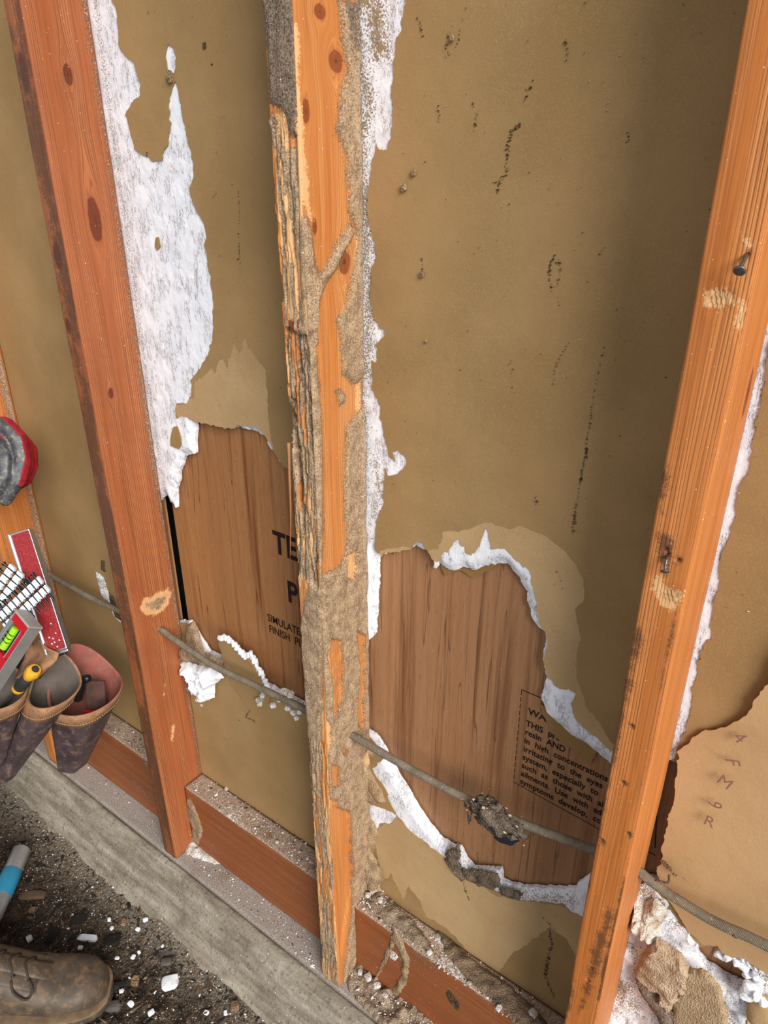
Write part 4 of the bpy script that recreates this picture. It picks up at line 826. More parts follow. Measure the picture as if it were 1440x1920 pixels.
for o_, lb in zip(pl_, ['crumbly tan mud pile at the foot of the termite eaten stud', 'grey crumbly dirt heap on the board right of the termite eaten stud', 'thin dirt drift on the board at the foot of the brown paper, lower right', 'white dusty gypsum heap on the plate beside the foot of the red stud']): tag(o_, lb, 'debris pile', kind='stuff')
lump('mud_track', [(700,1850),(740,1740),(752,1760),(768,1800),(764,1840),(745,1870),(735,1860),(752,1830),(756,1800),(742,1770)], 1, YB-.0005, .004, MUD, None, seed=65, f=60, res=.003)
bpy.data.objects['mud_track'].parent = bpy.data.objects['blocking_board.002']
lump('mud_track', [(350,1500),(356,1495),(372,1530),(380,1560),(372,1582),(358,1575),(362,1550),(350,1530)], 1, YB-.0005, .004, MUD, bpy.data.objects['blocking_board.001'], seed=66, f=60, res=.003)
lump('dark_knot', [(836,1862),(842,1858),(856,1872),(862,1890),(858,1894),(846,1882)], 1, YB-.0004, .002, mat_mud('knot_bark', (110,86,60), (60,44,32)), bpy.data.objects['blocking_board.002'], seed=67, res=.002)
lump('dark_knot', [(386,1604),(398,1598),(414,1604),(416,1612),(400,1616),(388,1612)], 2, .0006, .0025, mat_mud('knot_bark2', (100,84,66), (60,48,38)), plate, seed=68, res=.002)
def rub(name, regs, size, mats, label, seed, stick=0):
    P_ = np.vstack([on(pts, 2, val, n, seed+i) for i, (pts, val, n) in enumerate(regs)]); o = crumbs(name, [tuple(p) for p in P_], size, mats, None, seed=seed, stick=stick); tag(o, label, 'debris'); return o
rub('gypsum_crumbs', [([(352,1470),(400,1462),(590,1590),(590,1650)], HB, 420), ([(670,1700),(700,1668),(1000,1870),(1020,1960)], HB, 700), ([(340,1600),(360,1565),(600,1740),(600,1826)], 0, 350), ([(650,1840),(670,1780),(860,1960),(800,1990)], .010, 650), ([(205,1365),(235,1350),(275,1400),(275,1420)], HB, 120), ([(120,1400),(160,1390),(310,1540),(310,1590)], 0, 160), ([(660,1700),(700,1650),(740,1690),(700,1710)], HB+.006, 180)], .0013, [WHC, WHC, TANC, PINK, DKC], 'fine white and tan gypsum crumbs strewn along the plate and boards', 5)
for i, (c, z_, sz) in enumerate([((738,1795),HB,.012),((805,1788),HB,.009),((690,1835),.012,.014),((707,1850),.012,.012),((675,1825),.012,.010),((880,1845),HB,.007),((935,1892),HB,.010),((1000,1905),HB,.014),((660,1810),.012,.009),((425,1480),HB,.009),((520,1580),HB,.006),((790,1890),.012,.012),((722,1868),.012,.010),((700,1672),HB+.006,.012),((712,1690),HB+.006,.010),((690,1680),HB+.006,.010)]):
    tag(chunk('gypsum_chip', at(c, 2, z_), (sz, sz*.8, sz*.55), GYD, 200+i, yaw=i*1.3), 'white gypsum chip lying among crumbs on the '+('plate at the foot of the eaten stud' if z_ < .05 else 'board right of the eaten stud' if i not in (9, 10) else 'board left of the eaten stud'), 'chip', 'gypsum chips on the plate and boards')

# ------------------------------------------------------------------ rubble on the dirt
BRK = [plain('bark_a', (74,58,46), .95, nz=.4), plain('bark_b', (48,40,34), .95, nz=.4), plain('bark_c', (108,88,68), .95, nz=.3), plain('bark_d', (34,30,28), .95)]
def onground(n, seed, x0=-1.2, x1=.25, y0=-.62, y1=-.17):
    r = np.random.default_rng(seed); x = r.uniform(x0, x1, n); y = r.uniform(y0, y1, n); return [(a, b, c) for a, b, c in zip(x, y, gz(x, y))]
tag(crumbs('dirt_mulch', onground(16000, 1), .0019, BRK, None, seed=1, stick=1.0), 'dark mulch of bark bits and grit over the dirt', 'mulch')
tag(crumbs('ground_grit', onground(7000, 2, y1=-.13)+[(a, b, float(c)) for a, b, c in onground(5000, 12, y0=-.30, y1=-.15)], .0011, [WHC, TANC, PINK, BRK[2]], None, seed=2), 'fine white and tan grit sprinkled on the dirt by the footing', 'grit')
wl = [((164,1762),.038,.013,'long flat white gypsum chip on the dirt, above the boot toe'),((319,1845),.030,.026,'biggest angular white gypsum chunk on the dirt, right of the boot'),((273,1726),9,0,0),((259,1744),9,0,0),((205,1726),8,0,0),((210,1742),8,0,0),((220,1798),8,0,0),((261,1787),7,0,0),((250,1796),9,0,0),((228,1860),8,0,0),((246,1884),11,0,0),((187,1892),8,0,0),((284,1901),11,0,0),((387,1901),9,0,0),((423,1901),8,0,0),((292,1862),6,0,0),((151,1779),9,0,0),((56,1763),13,0,0),((305,1775),6,0,0),((195,1610),6,0,0)]
CH = ['uppermost white chip beside the footing on the dirt, right of the pebble', 'white chip just left of and below the uppermost chip by the footing', 'white speck of gypsum on the dirt, left of the tan upright pebble', 'white speck just below the other one left of the tan upright pebble', 'narrow white chip on the dirt between boot toe and pebble', 'right one of two neighbouring white chips above the square tan fragment', 'left one of two neighbouring white chips above the square tan fragment', 'white chip close to the boot toe beside the thin black stick', 'rounded white chip below and left of the biggest gypsum chunk', 'white chip touching the oval grey stone under the boot toe', 'white chip directly below the biggest gypsum chunk near the photo bottom', 'white chip at the photo bottom, left of the tan stone by the concrete', 'white chip at the photo bottom nearest the tan stone by the concrete', 'tiny white chip left of the biggest gypsum chunk', 'white chip just under the long flat gypsum chip', 'white scrap on the dirt above the boot laces', 'tiny white chip above the flat grey stone', 'lone white chip lying highest on the dirt, at the edge of the footing']
for i, (p, a, b, lb) in enumerate(wl):
    c = at(p, 2, -.092); z_ = float(gz(c[0], c[1])[()] if np.ndim(gz(c[0], c[1])) == 0 else gz([c[0]], [c[1]])[0]) if False else float(gz(np.array([c[0]]), np.array([c[1]]))[0]); c = at(p, 2, z_+.001)
    if lb: tag(chunk('gypsum_chunk', c, (a, b, .009), GYC, 300+i, yaw=.55 if i == 0 else .9), lb, 'gypsum chunk')
    else: tag(chunk('gypsum_chunk', c, (a*.00105, a*.0008, a*.0006), GYC, 300+i, yaw=i*2.2), CH[i-2], 'gypsum chunk', 'small gypsum chips on the dirt')
ST = [mat_mud('stone_tan', (150,120,92), (112,88,66), sc=.5), plain('stone_grey', (92,84,78), .9, nz=.3)]
for i, (p, a, b, h_, m_, lb) in enumerate([((233,1731),.010,.016,.008,0,'tan upright pebble on the dirt beside the footing edge'),((254,1842),.015,.020,.009,0,'square tan brick-like fragment between the boot and the big white chunk'),((214,1892),.028,.018,.014,1,'oval grey brown stone at the toe of the boot'),((441,1890),.016,.018,.010,0,'tan stone at the bottom edge of the photo by the concrete'),((312,1806),.020,.014,.008,1,'flat grey stone above the biggest gypsum chunk'),((62,1709),.014,.012,.008,0,'small tan stone on the dirt at the far left'),((62,1682),.055,.020,.010,0,'brown rotten bark slab on the dirt below the leather pouches')]):
    c = at(p, 2, -.092); c = at(p, 2, float(gz(np.array([c[0]]), np.array([c[1]]))[0])); tag(chunk('stone' if i < 6 else 'bark_slab', c, (a, b, h_), ST[m_] if i < 6 else BRK[2], 400+i, yaw=.7), lb, 'stone' if i < 6 else 'bark')
for i, (p, a, b, lb) in enumerate([((90,1758),.050,.030,'large black shard on the dirt above the boot laces'),((211,1766),.030,.026,'black triangular shard on the dirt right of the long gypsum chip'),((150,1725),.030,.020,'dark flat bark piece above the long gypsum chip'),((222,1848),.034,.009,'thin black stick at the toe of the boot')]):
    c = at(p, 2, -.092); c = at(p, 2, float(gz(np.array([c[0]]), np.array([c[1]]))[0])); tag(chunk('dark_shard', c, (a, b, .006), BRK[3], 430+i, yaw=.8, tilt=.35), lb, 'shard')

# ------------------------------------------------------------------ bottle lying on the dirt
b0 = at((42,1588), 2, -.060); b1 = at((-14,1712), 2, -.066); bd = (b1-b0)/np.linalg.norm(b1-b0)
def lathe(name, p, d, prof_, mat, parent=None, seg=20, cap=(True, True)):
    d = np.array(d, float); d /= np.linalg.norm(d); a = np.cross(d, [0, 0, 1.] if abs(d[2]) < .9 else [1., 0, 0]); a /= np.linalg.norm(a); b = np.cross(d, a)
    return loft(name, [np.array([np.array(p)+d*o+(a*math.cos(t)+b*math.sin(t))*r for t in np.linspace(0, 2*math.pi, seg+1)[:-1]]) for o, r in prof_], mat, parent, cap=cap, sharp=.8)
PLAST = plain('silver_plastic', (176,178,180), .25, .3, .15, 40); BLUE = plain('blue_label', (52,150,190), .4)
bt = empty('spray_bottle', b0, 'silver grey bottle with a bright blue band lying on the dirt at the left edge', 'bottle')
def rel(o, root):
    o.parent = root; o.matrix_parent_inverse = Matrix.Translation(-Vector(root.location)); return o
bt0 = b0-np.array([0, 0, .004]); rel(lathe('body', bt0, bd, [(0, .004), (.001, .014), (.006, .019), (.10, .019), (.15, .019), (.17, .016), (.18, .009)], PLAST), bt)
rel(lathe('label_band', bt0, bd, [(.055, .0192), (.056, .0200), (.110, .0200), (.111, .0192)], BLUE), bt)
rel(lathe('cap', bt0, bd, [(.178, .010), (.18, .011), (.20, .011), (.202, .008)], plain('dark_cap', (40,44,50), .5)), bt)

# ------------------------------------------------------------------ the kneeling person at the left edge
LEA = plain('boot_leather', (90,78,66), .6, nz=.45, nsc=30, dirt=(122,96,70)); SOLE = plain('boot_sole', (70,60,50), .8, nz=.4, dirt=(110,92,74)); LACE = plain('boot_lace', (58,50,44), .8)
JEAN = plain('work_trousers', (74,78,86), .9, nz=.35, nsc=90, dirt=(120,104,86)); SHIRT = plain('grey_work_shirt', (96,98,100), .9, nz=.2, nsc=60); SKIN = plain('skin', (196,144,116), .55); HAIR = plain('dark_hair', (40,30,24), .7, nz=.4, nsc=200)
GRED = plain('glove_red_knit', (172,28,40), .75, nz=.35, nsc=120, dirt=(120,26,34)); GBLK = plain('glove_coating', (72,74,78), .42, nz=.5, nsc=55, dirt=(136,124,110))
person = empty('person', (-.95, -.55, -.08), 'person kneeling at the left edge, brown work boot and red and black glove', 'person')
G0 = -.094
def boot(toe, d, par):
    d = np.array([d[0], d[1], 0.]); d /= np.linalg.norm(d); n = np.array([-d[1], d[0], 0.]); toe = np.array([toe[0], toe[1], 0.]); z0 = toe_z
    def sec(s_, w_, h_, zb, off=0, k=2.6, m_=36, lo=0.0):
        R_ = []
        for t in np.linspace(0, 2*math.pi, m_+1)[:-1]:
            c, q = math.cos(t), math.sin(t); r = (abs(c)**k+abs(q)**k)**(-1/k); R_.append(toe-d*s_+n*(w_*c*r+off)+np.array([0, 0, zb+h_*(.5+.5*q*r)]))
        return np.array(R_)
    cr = lambda s_: .0012*math.sin(s_*420)*math.exp(-((s_-.10)/.02)**2)
    T = [(.002,.012,.020),(.006,.024,.032),(.014,.034,.043),(.026,.042,.051),(.042,.0465,.056),(.060,.0485,.059),(.080,.049,.063),(.095,.0485,.069),(.11,.048,.077),(.13,.046,.090),(.15,.044,.103),(.175,.041,.118),(.20,.039,.132),(.23,.037,.142),(.26,.036,.150),(.285,.031,.150),(.295,.020,.145)]
    up = loft('boot', [sec(a, b+cr(a), h, z0+.018, k=2.3) for a, b, h in T], LEA, par)
    up['label'] = 'brown scuffed leather work boot with a rounded toe'
    sl = loft('sole', [sec(a-.003, b+.004, .022, z0, k=3.2) for a, b, h in T], SOLE, up, sharp=.7)
    loft('welt', [sec(a-.004, b+.0055, .006, z0+.020, k=3.2) for a, b, h in T], plain('welt', (128,104,80), .8, nz=.3), up, sharp=.7)
    hz = lambda s_: z0+.018+np.interp(s_, [t[0] for t in T], [t[2] for t in T])
    def sur(s_, u): return toe-d*s_+n*u+np.array([0, 0, hz(s_)-abs(u)**2.0*9-.001])
    for sg in (-1, 1):  # lace stays
        V_ = []; 
        for i in range(13):
            s_ = .105+.012*i
            for j in range(5): V_.append(sur(s_, sg*(.012+.0055*j))+[0, 0, .0022])
        F_ = [(i*5+j, i*5+j+1, (i+1)*5+j+1, (i+1)*5+j) for i in range(12) for j in range(4)]
        q_ = mesh_obj('lace_stay', V_, F_ if sg < 0 else [f[::-1] for f in F_], LEA, up); md = q_.modifiers.new('t', 'SOLIDIFY'); md.thickness = .0025; md.offset = 0
        for i in range(5): tube('eyelet', [sur(.118+.022*i, sg*.018)+[0, 0, .002], sur(.118+.022*i, sg*.018)+[0, 0, .0045]], .0036, plain('eyelet', (60,58,56), .4, .8) if i == 0 and sg < 0 else bpy.data.materials['eyelet'], up, seg=10, sub=1)
    for i in range(5):
        s_ = .118+.022*i
        tube('lace', [sur(s_, -.018)+[0, 0, .004], sur(s_+.004, -.009)+[0, 0, .009], sur(s_+.008, 0)+[0, 0, .009], sur(s_+.004, .009)+[0, 0, .009], sur(s_, .018)+[0, 0, .004]], .0019, LACE, up, seg=6, sub=4)
    tube('lace', [sur(.118, -.018)+[0, 0, .004], sur(.112, -.026)+[0, 0, .010], sur(.108, -.038)+[0, 0, .012], sur(.118, -.044)+[0, 0, .004], sur(.135, -.040)+[0, 0, .006], sur(.14, -.028)+[0, 0, .008]], .0020, LACE, up, seg=6, sub=6)
    tg = loft('tongue', [np.array([sur(s_, u)+[0, 0, .003+.004*math.cos(u*60)] for u in np.linspace(-.016, .016, 7)]) for s_ in np.linspace(.088, .24, 10)], LEA, up, cap=(False, False), closed=False); md = tg.modifiers.new('t', 'SOLIDIFY'); md.thickness = .003; md.offset = -1
    return up
toe_z = G0+.004
tp_ = at((207,1852), 2, toe_z+.02); _q = at((-150,1900), 2, toe_z+.02); bt_d = (tp_-_q)[:2]; bt_d = bt_d/np.hypot(*bt_d); bt1 = boot(tp_[:2], bt_d, None); rel(bt1, person)
d3 = np.array([bt_d[0], bt_d[1], 0]); ank = np.array([tp_[0], tp_[1], 0])-d3*.235+[0, 0, toe_z+.13]
knee = np.array([-.66, -.50, .40]); hip = np.array([-.98, -.50, .40]); pel = np.array([-1.0, -.60, .42])
toe_z = G0+.004; bt2 = boot((-1.02, -.80), (.9, .1), None); rel(bt2, person)
TR = organic('trousers', [([ank-[0, 0, .03], ank*.4+knee*.6, knee], [.058, .066, .070]), ([knee, hip], [.078, .098]), ([hip, pel, pel+[0, -.12, 0]], [.11, .13, .11]), ([pel+[0, -.12, 0], (-.78, -.76, -.0), ], [.10, .075]), ([(-.78, -.76, -.0), (-1.2, -.79, .0)], [.068, .055]), ([pel, pel+[0, 0, .08]], [.14, .14])], .012, JEAN); rel(TR, person)
sho = np.array([-.96, -.38, .93]); elb = np.array([-.90, -.22, .74]); wri = along((-62, 893), 1.20); sh2 = np.array([-.96, -.78, .93])
SH = organic('shirt', [([pel+[0, 0, .05], (-.99, -.59, .62), (-.97, -.58, .84)], [.145, .14, .14]), ([sho, (-.97, -.58, .88), sh2], [.07, .10, .07]), ([sho, elb], [.066, .052]), ([elb, elb*.3+wri*.7], [.050, .040]), ([sh2, (-.86, -.86, .68), (-.72, -.72, .56)], [.066, .05, .042]), ([(-.97, -.58, .9), (-.96, -.58, .98)], [.08, .062])], .012, SHIRT); rel(SH, person)
hc = np.array([-.92, -.57, 1.13])
HD = organic('head', [([(-.96, -.58, .95), hc-[.02, 0, .06]], [.052, .055]), ([hc-[.03, 0, -.02], hc+[.01, 0, .01]], [.078, .076]), ([hc-[-.03, 0, .03], hc-[-.035, 0, .07]], [.056, .036]), ([hc+[.075, 0, .0], hc+[.098, 0, -.022]], [.010, .013]), ([hc+[.074, 0, -.052], hc+[.078, 0, -.052]], [.016, .014]), ([hc+[.07, -.03, .022], hc+[.07, .03, .022]], [.013, .013]), ([hc+[-.01, .078, -.005], hc+[-.012, .082, -.025]], [.014, .010]), ([hc+[-.01, -.078, -.005], hc+[-.012, -.082, -.025]], [.014, .010])], .006, SKIN, smooth=6); rel(HD, person)
EYE = plain('eye_white', (236,232,226), .2); IRIS = plain('iris', (52,36,26), .2); LIP = plain('lips', (164,96,84), .5)
for sg in (-1, 1): e_ = blob('eye', hc+[.074, sg*.030, .004], .010, EYE, HD, amp=0, sub=2); blob('iris', hc+[.0815, sg*.030, .004], .0045, IRIS, HD, amp=0, sub=2)
tube('mouth', [hc+[.088, -.022, -.053], hc+[.094, 0, -.055], hc+[.088, .022, -.053]], .0035, LIP, HD, seg=8)
HR_ = organic('hair', [([hc+[-.045, 0, .045], hc+[.02, 0, .052]], [.072, .066]), ([hc+[-.065, 0, .02], hc+[-.075, 0, -.04]], [.068, .05])], .007, HAIR); rel(HR_, person)
# gloved hand: knuckles up and outward, fingers curled in towards the palm
T_ = 1.20; FW = AX[2]
def hp(px, py, dep=0): return along((px, py), T_)+FW*dep
fing = [([hp(-34,806,k*.0), hp(8,797,0), hp(34,822,0), hp(43,862,0), hp(34,900,0), hp(10,938,0)], [.015, .0165, .0155, .0145, .0135, .0115])]
fing.append(([hp(-30,838), hp(2,832,-.006), hp(16,862,-.010), hp(16,896,-.010), hp(0,926,-.008), hp(-14,936,-.004)], [.015, .0155, .015, .014, .013, .011]))
for k in (1, 2, 3): fing.append(([hp(-40,812+k*6,.021*k), hp(2,800+k*5,.021*k), hp(30-2*k,826+k*4,.021*k), hp(38-4*k,866,.021*k), hp(26-4*k,904-2*k,.021*k), hp(2-3*k,924-4*k,.021*k)], [.013, .013, .0122, .0115, .0105, .009]))
thumb = ([hp(-58,900,-.004), hp(-30,925,-.012), hp(-6,930,-.014), hp(12,902,-.012), hp(14,880,-.010)], [.018, .0165, .0135, .0125, .0105])
palm = [([hp(-62,885,.0), hp(-36,820,.0)], [.026, .018]), ([hp(-62,885,.03), hp(-38,830,.035)], [.028, .018]), ([hp(-62,885,.05), hp(-40,835,.06)], [.022, .016])]
hcen = hp(-8, 872, .02)
h2 = np.array([-.70, -.70, .545])
G2 = organic('glove', [([(-.74, -.735, .575), h2], [.034, .032])]+[([h2+[0, q, 0], h2+[.045, q*1.4, -.012], h2+[.075, q*1.5, -.042]], [.0135, .012, .0095]) for q in (-.03, -.01, .01, .03)]+[([h2+[-.02, .03, 0], h2+[.01, .058, -.012], h2+[.03, .062, -.03]], [.015, .012, .010])], .003, GRED, smooth=3); rel(G2, person)
def gp(c, n):
    v_ = c-hcen; px_ = 720+F_PX*((c-CAM)@AX[0])/((c-CAM)@AX[2]); py_ = 960-F_PX*((c-CAM)@AX[1])/((c-CAM)@AX[2])
    out = v_-FW*(v_@FW); out /= np.linalg.norm(out)+1e-9
    return 0 if (n@out > .55 and py_ < 912 and (px_ > 36 or py_ < 822)) or px_ < -40 else 1
GL = organic('glove', [*fing, thumb, *palm, ([hp(-62,885,.02), wri], [.034, .036])], .0024, [GRED, GBLK], smooth=3, paint=gp); GL['label'] = 'red knit glove with a grey black coated palm, fingers curled'; rel(GL, person)
cuff = tube('cuff', [wri+(elb-wri)*.0, wri+(elb-wri)*.22], .040, GRED, None, seg=20, sub=3); rel(cuff, person)

# ------------------------------------------------------------------ tool pouches on the belt
LT = plain('dark_leather', (78,64,66), .5, nz=.4, nsc=26, dirt=(120,98,88)); LTAN = plain('tan_leather_band', (162,120,86), .7, nz=.3, nsc=50, dirt=(126,88,62)); LRED = plain('red_suede_lining', (160,92,80), .85, nz=.25, nsc=30, dirt=(140,104,92)); LGRY = plain('grey_lining', (104,94,86), .85, nz=.3, nsc=30); STI = plain('stitch', (196,160,116), .8)
RT = np.array([math.cos(YAW), math.sin(YAW), 0.]); DP = np.array([-math.sin(YAW), math.cos(YAW), 0.]); UP = np.array([0, 0, 1.])
PO = along((120,1300), 1.28); pouch = empty('tool_pouch', PO, 'worn brown leather tool pouches with tan stitched rims and open tops, hanging at the left', 'tool pouch')
def pocket(c, a, b, H, off, hb, th0, lining, bot=(.35, .28), front=.0, seed=1, bandh=.029, label=None):
    m_ = 40; th = np.linspace(0, 2*math.pi, m_+1)[:-1]
    def ring(f, grow=0, inset=0):
        sa = a*(1-f)+a*bot[0]*f+grow; sb = b*(1-f)+b*bot[1]*f+grow; cc = c-UP*H*f+(RT*off[0]+DP*off[1])*f
        fold = 1+.07*np.sin(th*5+seed)*min(1, f*2.5)
        zo = hb*np.clip(np.cos((th-th0)/1.0), 0, 1)**2*(1-f)**1.0
        return np.array([cc+RT*sa*math.cos(t)*k+DP*sb*math.sin(t)*k+UP*z for t, k, z in zip(th, fold, zo)])
    fs = [0, .03, .08, .15, .25, .38, .52, .66, .78, .88, .95, 1.0]; sh = lambda f: f**1.5
    body = loft('pocket', [ring(0, -.0005)]+[ring(sh(f)) if f > 0 else ring(0, .001) for f in fs]+[ring(1, -.004)-UP*.004], LT, None, cap=(False, True)); rel(body, pouch)
    if label: body['label'] = label
    # inside
    inn = loft('lining', [ring(0, -.0005)]+[ring(sh(f), -.003) for f in fs[:-2]], lining, body, cap=(False, True)); inn.data.flip_normals()
    # stitched tan band over the front half of the rim
    bd_ = [k for k in range(m_) if math.sin(th[k]) < .45]; bd_ = sorted(bd_, key=lambda k: (th[k]-.47) % (2*math.pi))
    rows_ = []
    for f, g_ in ((-.004, .0004), (-.004, .0022), (bandh*.3, .0028), (bandh, .0030), (bandh, .0012)):
        ff = max(0, f)/H; R_ = ring(ff, g_)-UP*(0 if f > 0 else -.002); rows_.append(R_[bd_])
    loft('rim_band', rows_, LTAN, body, cap=(False, False), closed=False)
    R_ = ring(bandh*.72/H, .0036)[bd_]; V_ = []; F_ = []
    for i in range(len(R_)-1):
        for q_ in (0.1, .6):
            p0 = R_[i]*(1-q_)+R_[i+1]*q_; p1 = R_[i]*(1-q_-.3)+R_[i+1]*(q_+.3); b_ = len(V_); nrm = (p0-c)*[1, 1, 0]; nrm /= np.linalg.norm(nrm)
            V_ += [p0-UP*.0006, p1-UP*.0006, p1+UP*.0006, p0+UP*.0006, (p0+p1)/2+nrm*.0009]; F_ += [(b_, b_+1, b_+4), (b_+1, b_+2, b_+4), (b_+2, b_+3, b_+4), (b_+3, b_, b_+4)]
    mesh_obj('stitching', V_, F_, STI, body, smooth=False)['kind'] = 'stuff'
    # rolled edge
    top = ring(0, -.0002); tube('rolled_edge', np.vstack([top, top[:1]]), .0022, lining if lining is LRED else LTAN, body, seg=6, sub=2, cap=False)
    return body
c1 = along((162,1296), 1.30); c2 = along((103,1292), 1.235); c3 = along((6,1302), 1.20)
pocket(c1, .060, .066, .170, (-.056, .0), .062, 2.3, LRED, bot=(.42, .4), seed=1, label='larger round pocket with reddish suede lining')
pocket(c2, .040, .050, .185, (-.120, -.01), .040, 1.9, LGRY, bot=(.42, .4), seed=2, label='middle pocket leaning left with a broad tan rim')
pocket(c3, .036, .040, .150, (-.05, .0), .03, 1.9, LGRY, bot=(.5, .4), seed=3)
BLKP = plain('black_tool', (26,26,28), .35); BRL = plain('inner_leather', (84,56,48), .8, nz=.4)
q_ = organic('hand_tool', [([along((146,1308), 1.30), along((154,1276), 1.285), along((163,1272), 1.28)], [.010, .009, .009])], .002, BLKP); tag(q_, 'black tool handle standing inside the large round pocket', 'tool')
q_ = obox('pocket_divider', along((180,1306), 1.315), [RT, UP*.9+DP*.3], (.018, .030, .004), BRL, bev=.003); rel(q_, pouch); rel(obox('red_tag', along((172,1336), 1.30), [RT*.95-UP*.1, UP], (.014, .004, .002), plain('red_tag', (196,30,34), .5), bev=.001), pouch)
# tan tab under the long bar, and the strap back to the belt
tb = loft('leather_tab', [np.array([along((x0+(x1-x0)*t, y0+(y1-y0)*t), 1.205+.02*math.sin(t*3.1+k*.6)) for t in np.linspace(0, 1, 10)]) for k, (x0, y0, x1, y1) in enumerate([(50,1208,74,1196),(48,1222,90,1214),(46,1236,112,1224),(40,1250,108,1238),(36,1262,92,1250),(30,1274,74,1270)])], LTAN, None, cap=(False, False), closed=False); md = tb.modifiers.new('t', 'SOLIDIFY'); md.thickness = .003; rel(tb, pouch)
bk = loft('back_panel', [np.array([along((x, y), t_)+UP*dz for x, y, t_ in ((-150,1235,1.36),(-60,1230,1.32),(0,1225,1.29),(40,1222,1.27),(75,1230,1.27))]) for dz in (0, -.03, -.06, -.09)], LT, None, cap=(False, False), closed=False); md = bk.modifiers.new('t', 'SOLIDIFY'); md.thickness = .004; rel(bk, pouch)
st_ = tube('belt', [along((-70,1222), 1.32), (-.82, -.36, .50), (-.88, -.46, .52), (-1.0, -.44, .52), (-1.13, -.58, .52), (-1.0, -.74, .52), (-.87, -.62, .52), (-.86, -.46, .52)], .012, LT, None, seg=8, sub=6); rel(st_, pouch)

# yellow and black screwdriver, long red and silver bar, small level, two collated screw strips
YEL = plain('yellow_grip', (232,170,48), .45, nz=.25, nsc=90, dirt=(150,110,50)); BGR = plain('black_grip', (56,56,58), .5, nz=.3)
a0 = along((66,1255), 1.165); a1 = along((26,1300), 1.20); sdv = empty('screwdriver', a0, 'screwdriver with a round yellow and black grip, tilted into the middle pocket', 'screwdriver')
rel(lathe('grip', a0, a1-a0, [(-.001, .004), (0, .0095), (.004, .0118), (.012, .0120), (.020, .0100), (.026, .0080), (.036, .0078), (.040, .0080)], YEL), sdv); rel(lathe('grip_sleeve', a0, a1-a0, [(.024, .0086), (.026, .0092), (.060, .0100), (.064, .008)], BGR), sdv); rel(lathe('end_cap', a0, a0-a1, [(.0, .0062), (.0016, .0058), (.002, .004)], BGR), sdv)
rel(lathe('collar', a0, a1-a0, [(.057, .0101), (.058, .0104), (.063, .0104), (.064, .0101)], YEL), sdv); rel(lathe('shank', a0, a1-a0, [(.06, .003), (.15, .003)], STEEL), sdv)
SIL = plain('silver_metal', (188,190,192), .3, .75, .12, 40); RED = plain('dark_red_paint', (138,14,24), .5, nz=.2, nsc=200, dirt=(168,60,56)); REDB = plain('bright_red_paint', (176,18,34), .4)
A0 = along((36,996), 1.20); B0 = along((108,1222), 1.20); uu = (B0-A0)/np.linalg.norm(B0-A0); ww = RT*.98-UP*.12; bar = empty('box_level', A0, 'long dark red and silver level bar standing diagonally in the pouch', 'level'); LEN = np.linalg.norm(B0-A0)
nn_ = np.cross(uu, ww); nn_ /= np.linalg.norm(nn_); nn_ = nn_ if nn_@FW < 0 else -nn_
ww = ww-uu*(ww@uu); ww /= np.linalg.norm(ww); mid = (A0+B0)/2
rel(obox('bar_body', mid-nn_*.011-ww*.002, [uu, ww], (LEN/2, .0175, .010), SIL, bev=.0015), bar); rel(obox('red_face', mid+nn_*.0002+ww*.0005, [uu, ww], (LEN/2-.003, .0145, .0012), RED, bev=.0006), bar)
rel(obox('side_rail', mid-ww*.0185-nn_*.006, [uu, ww], (LEN/2, .0015, .0075), SIL, bev=.0006), bar); rel(obox('end_plate', B0+uu*.002-nn_*.004, [uu, ww], (.0022, .0178, .008), SIL, bev=.001), bar); rel(obox('end_foot', B0+uu*.006-nn_*.006, [uu, ww], (.002, .010, .004), BLKP, bev=.001), bar)
for k, (x, y) in enumerate([(100,1198),(103,1205),(108,1213),(98,1208),(112,1201),(93,1196),(105,1188),(96,1170)]): chunk('paint_fleck', along((x, y), 1.199)+nn_*.001, (.003, .002, .002), GYC, 500+k, parent=None).parent = None
for o in [o for o in bpy.data.objects if o.name.startswith('paint_fleck')]: rel(o, bar)
# small level: red faced, silver rails, green vial
L0 = along((42,1163), 1.13); L1 = along((-36,1282), 1.14); lu = (L1-L0)/np.linalg.norm(L1-L0); lw = along((73,1165), 1.12)-along((30,1186), 1.135); lw /= np.linalg.norm(lw); lw = lw-lu*(lw@lu); lw /= np.linalg.norm(lw); ln = np.cross(lu, lw); ln = ln if ln@FW < 0 else -ln
lv = empty('torpedo_level', L0, 'small red faced level with silver rails and a green vial, in front of the screws', 'level'); LL = np.linalg.norm(L1-L0)
def lb(name, u0, u1, w0, w1, n0, n1, mat, bev=.0006): return rel(obox(name, L0+lu*(u0+u1)/2+lw*(w0+w1)/2+ln*(n0+n1)/2, [lu, lw], ((u1-u0)/2, (w1-w0)/2, (n1-n0)/2), mat, bev=bev), lv)
HW = .022
lb('red_face', 0, .014, -HW+.003, HW-.002, -.004, .0005, REDB); lb('red_face', .062, LL, -HW+.003, HW-.002, -.004, .0005, REDB); lb('red_face', .012, .064, HW-.010, HW-.002, -.004, .0005, REDB)
lb('rail', -.001, LL, HW-.002, HW, -.020, .001, SIL); lb('rail', -.001, LL, -HW, -HW+.003, -.020, .001, SIL); lb('window_frame', .013, .063, -HW+.004, -HW+.008, -.006, .001, SIL); lb('window_frame', .013, .063, HW-.012, HW-.010, -.006, .001, SIL)
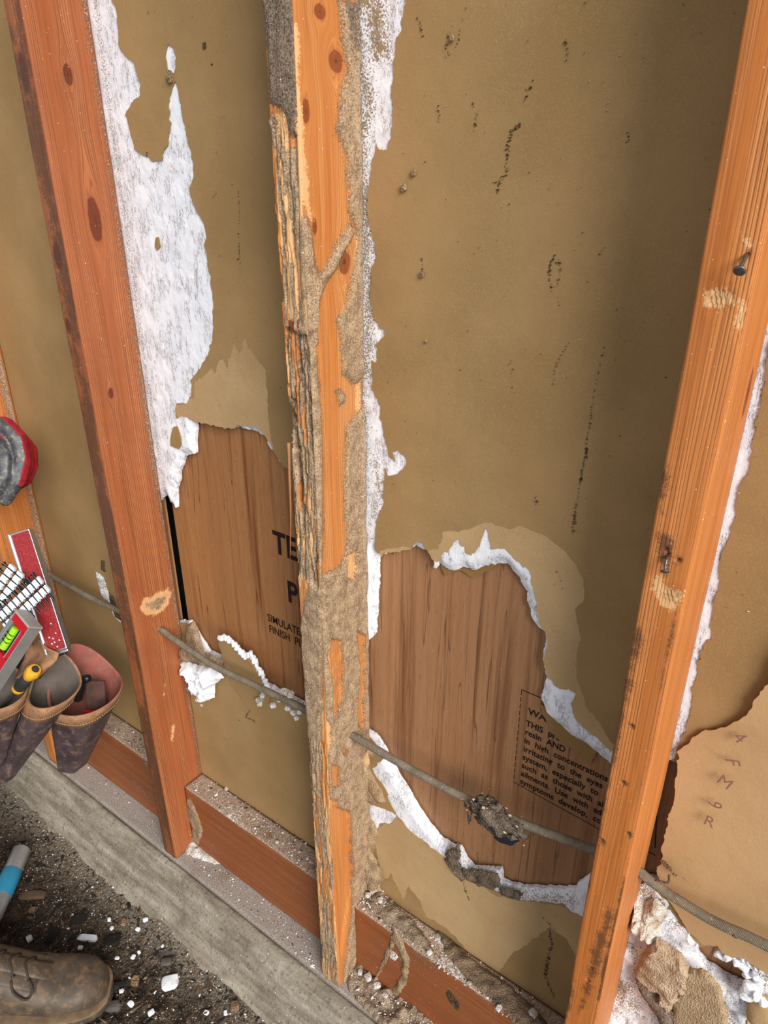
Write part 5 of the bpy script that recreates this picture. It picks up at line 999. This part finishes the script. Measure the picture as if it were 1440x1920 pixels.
lb('end_cap', -.004, 0, -HW, HW, -.022, .001, plain('grey_end_cap', (168,162,158), .6, .2, .1)); lb('grey_web', 0, LL, -HW-.001, -HW+.001, -.022, -.002, plain('grey_side', (120,116,112), .5, .4, .1)); lb('dark_slot', .010, .022, -HW-.0018, -HW-.0008, -.016, -.006, BLKP, 0); lb('dark_slot', .036, .056, -HW-.0018, -HW-.0008, -.018, -.006, BLKP, 0); lb('dark_back', .010, .066, -HW+.004, HW-.010, -.014, -.012, BLKP)
VG = plain('green_vial', (150,206,40), .2); rel(lathe('vial', L0+lu*.018-lw*.006-ln*.004, lu, [(0, .003), (.001, .0062), (.040, .0062), (.041, .003)], VG), lv)
for k in range(3): lb('vial_ring', .030+.007*k, .0306+.007*k, -.0125, .0005, -.004, .0030, BLKP, 0)
WPL = plain('white_strip', (222,230,236), .5, nz=.08, nsc=120); SCR = plain('black_screw', (44,46,50), .35, .6)
def strip(e0, e1, t_, n_, sdir, label, s_len=.056):
    P0 = along(e0, t_); P1 = along(e1, t_-.01); u_ = (P1-P0)/np.linalg.norm(P1-P0); v_ = along((e0[0]+sdir[0], e0[1]+sdir[1]), t_)-P0; v_ = v_-u_*(v_@u_); v_ /= np.linalg.norm(v_); w_ = np.cross(u_, v_); w_ = w_ if w_@FW < 0 else -w_
    L_ = np.linalg.norm(P1-P0); root = empty('screw_strip', P0, label, 'screws')
    for b_ in (-.0088, .0088):
        V_ = []; k_ = 2*n_+1
        for i in range(k_):
            c_ = P0+u_*L_*i/(k_-1)+v_*(b_+(.0012 if i % 2 else -.0012))
            for q1, q2 in ((-.0062, .0026), (.0062, .0026), (.0062, -.0026), (-.0062, -.0026)): V_.append(c_+v_*q1*(1.15 if i % 2 else .85)+w_*q2)
        F_ = [(i*4+j, i*4+(j+1) % 4, (i+1)*4+(j+1) % 4, (i+1)*4+j) for i in range(k_-1) for j in range(4)]+[(0, 1, 2, 3), tuple((k_-1)*4+j for j in (3, 2, 1, 0))]
        rel(mesh_obj('plastic_band', V_, F_, WPL, None, smooth=False), root)
    src = None
    for i in range(n_):
        c_ = P0+u_*L_*(i+.5)/n_-v_*.024+w_*.001
        if src is None:
            src = lathe('screw', (0, 0, 0), (0, 0, 1), [(-.0014, .0032), (-.0008, .0040), (0, .0040), (.002, .0023), (.030, .0021), (s_len-.004, .0017), (s_len, .0003)], SCR, seg=8); o_ = src
        else: o_ = src.copy(); COL.objects.link(o_)
        o_.parent = root; z_ = Vector(v_); o_.rotation_euler = z_.to_track_quat('Z', 'Y').to_euler(); o_.location = Vector(c_)-Vector(root.location)
    return root
strip((4,1168), (84,1094), 1.165, 9, (27,105), 'collated strip of black screws on white plastic bands, nearest the small level')
strip((-32,1160), (33,1068), 1.19, 8, (27,105), 'second collated strip of black screws on white bands, upper left, behind the nearer strip')
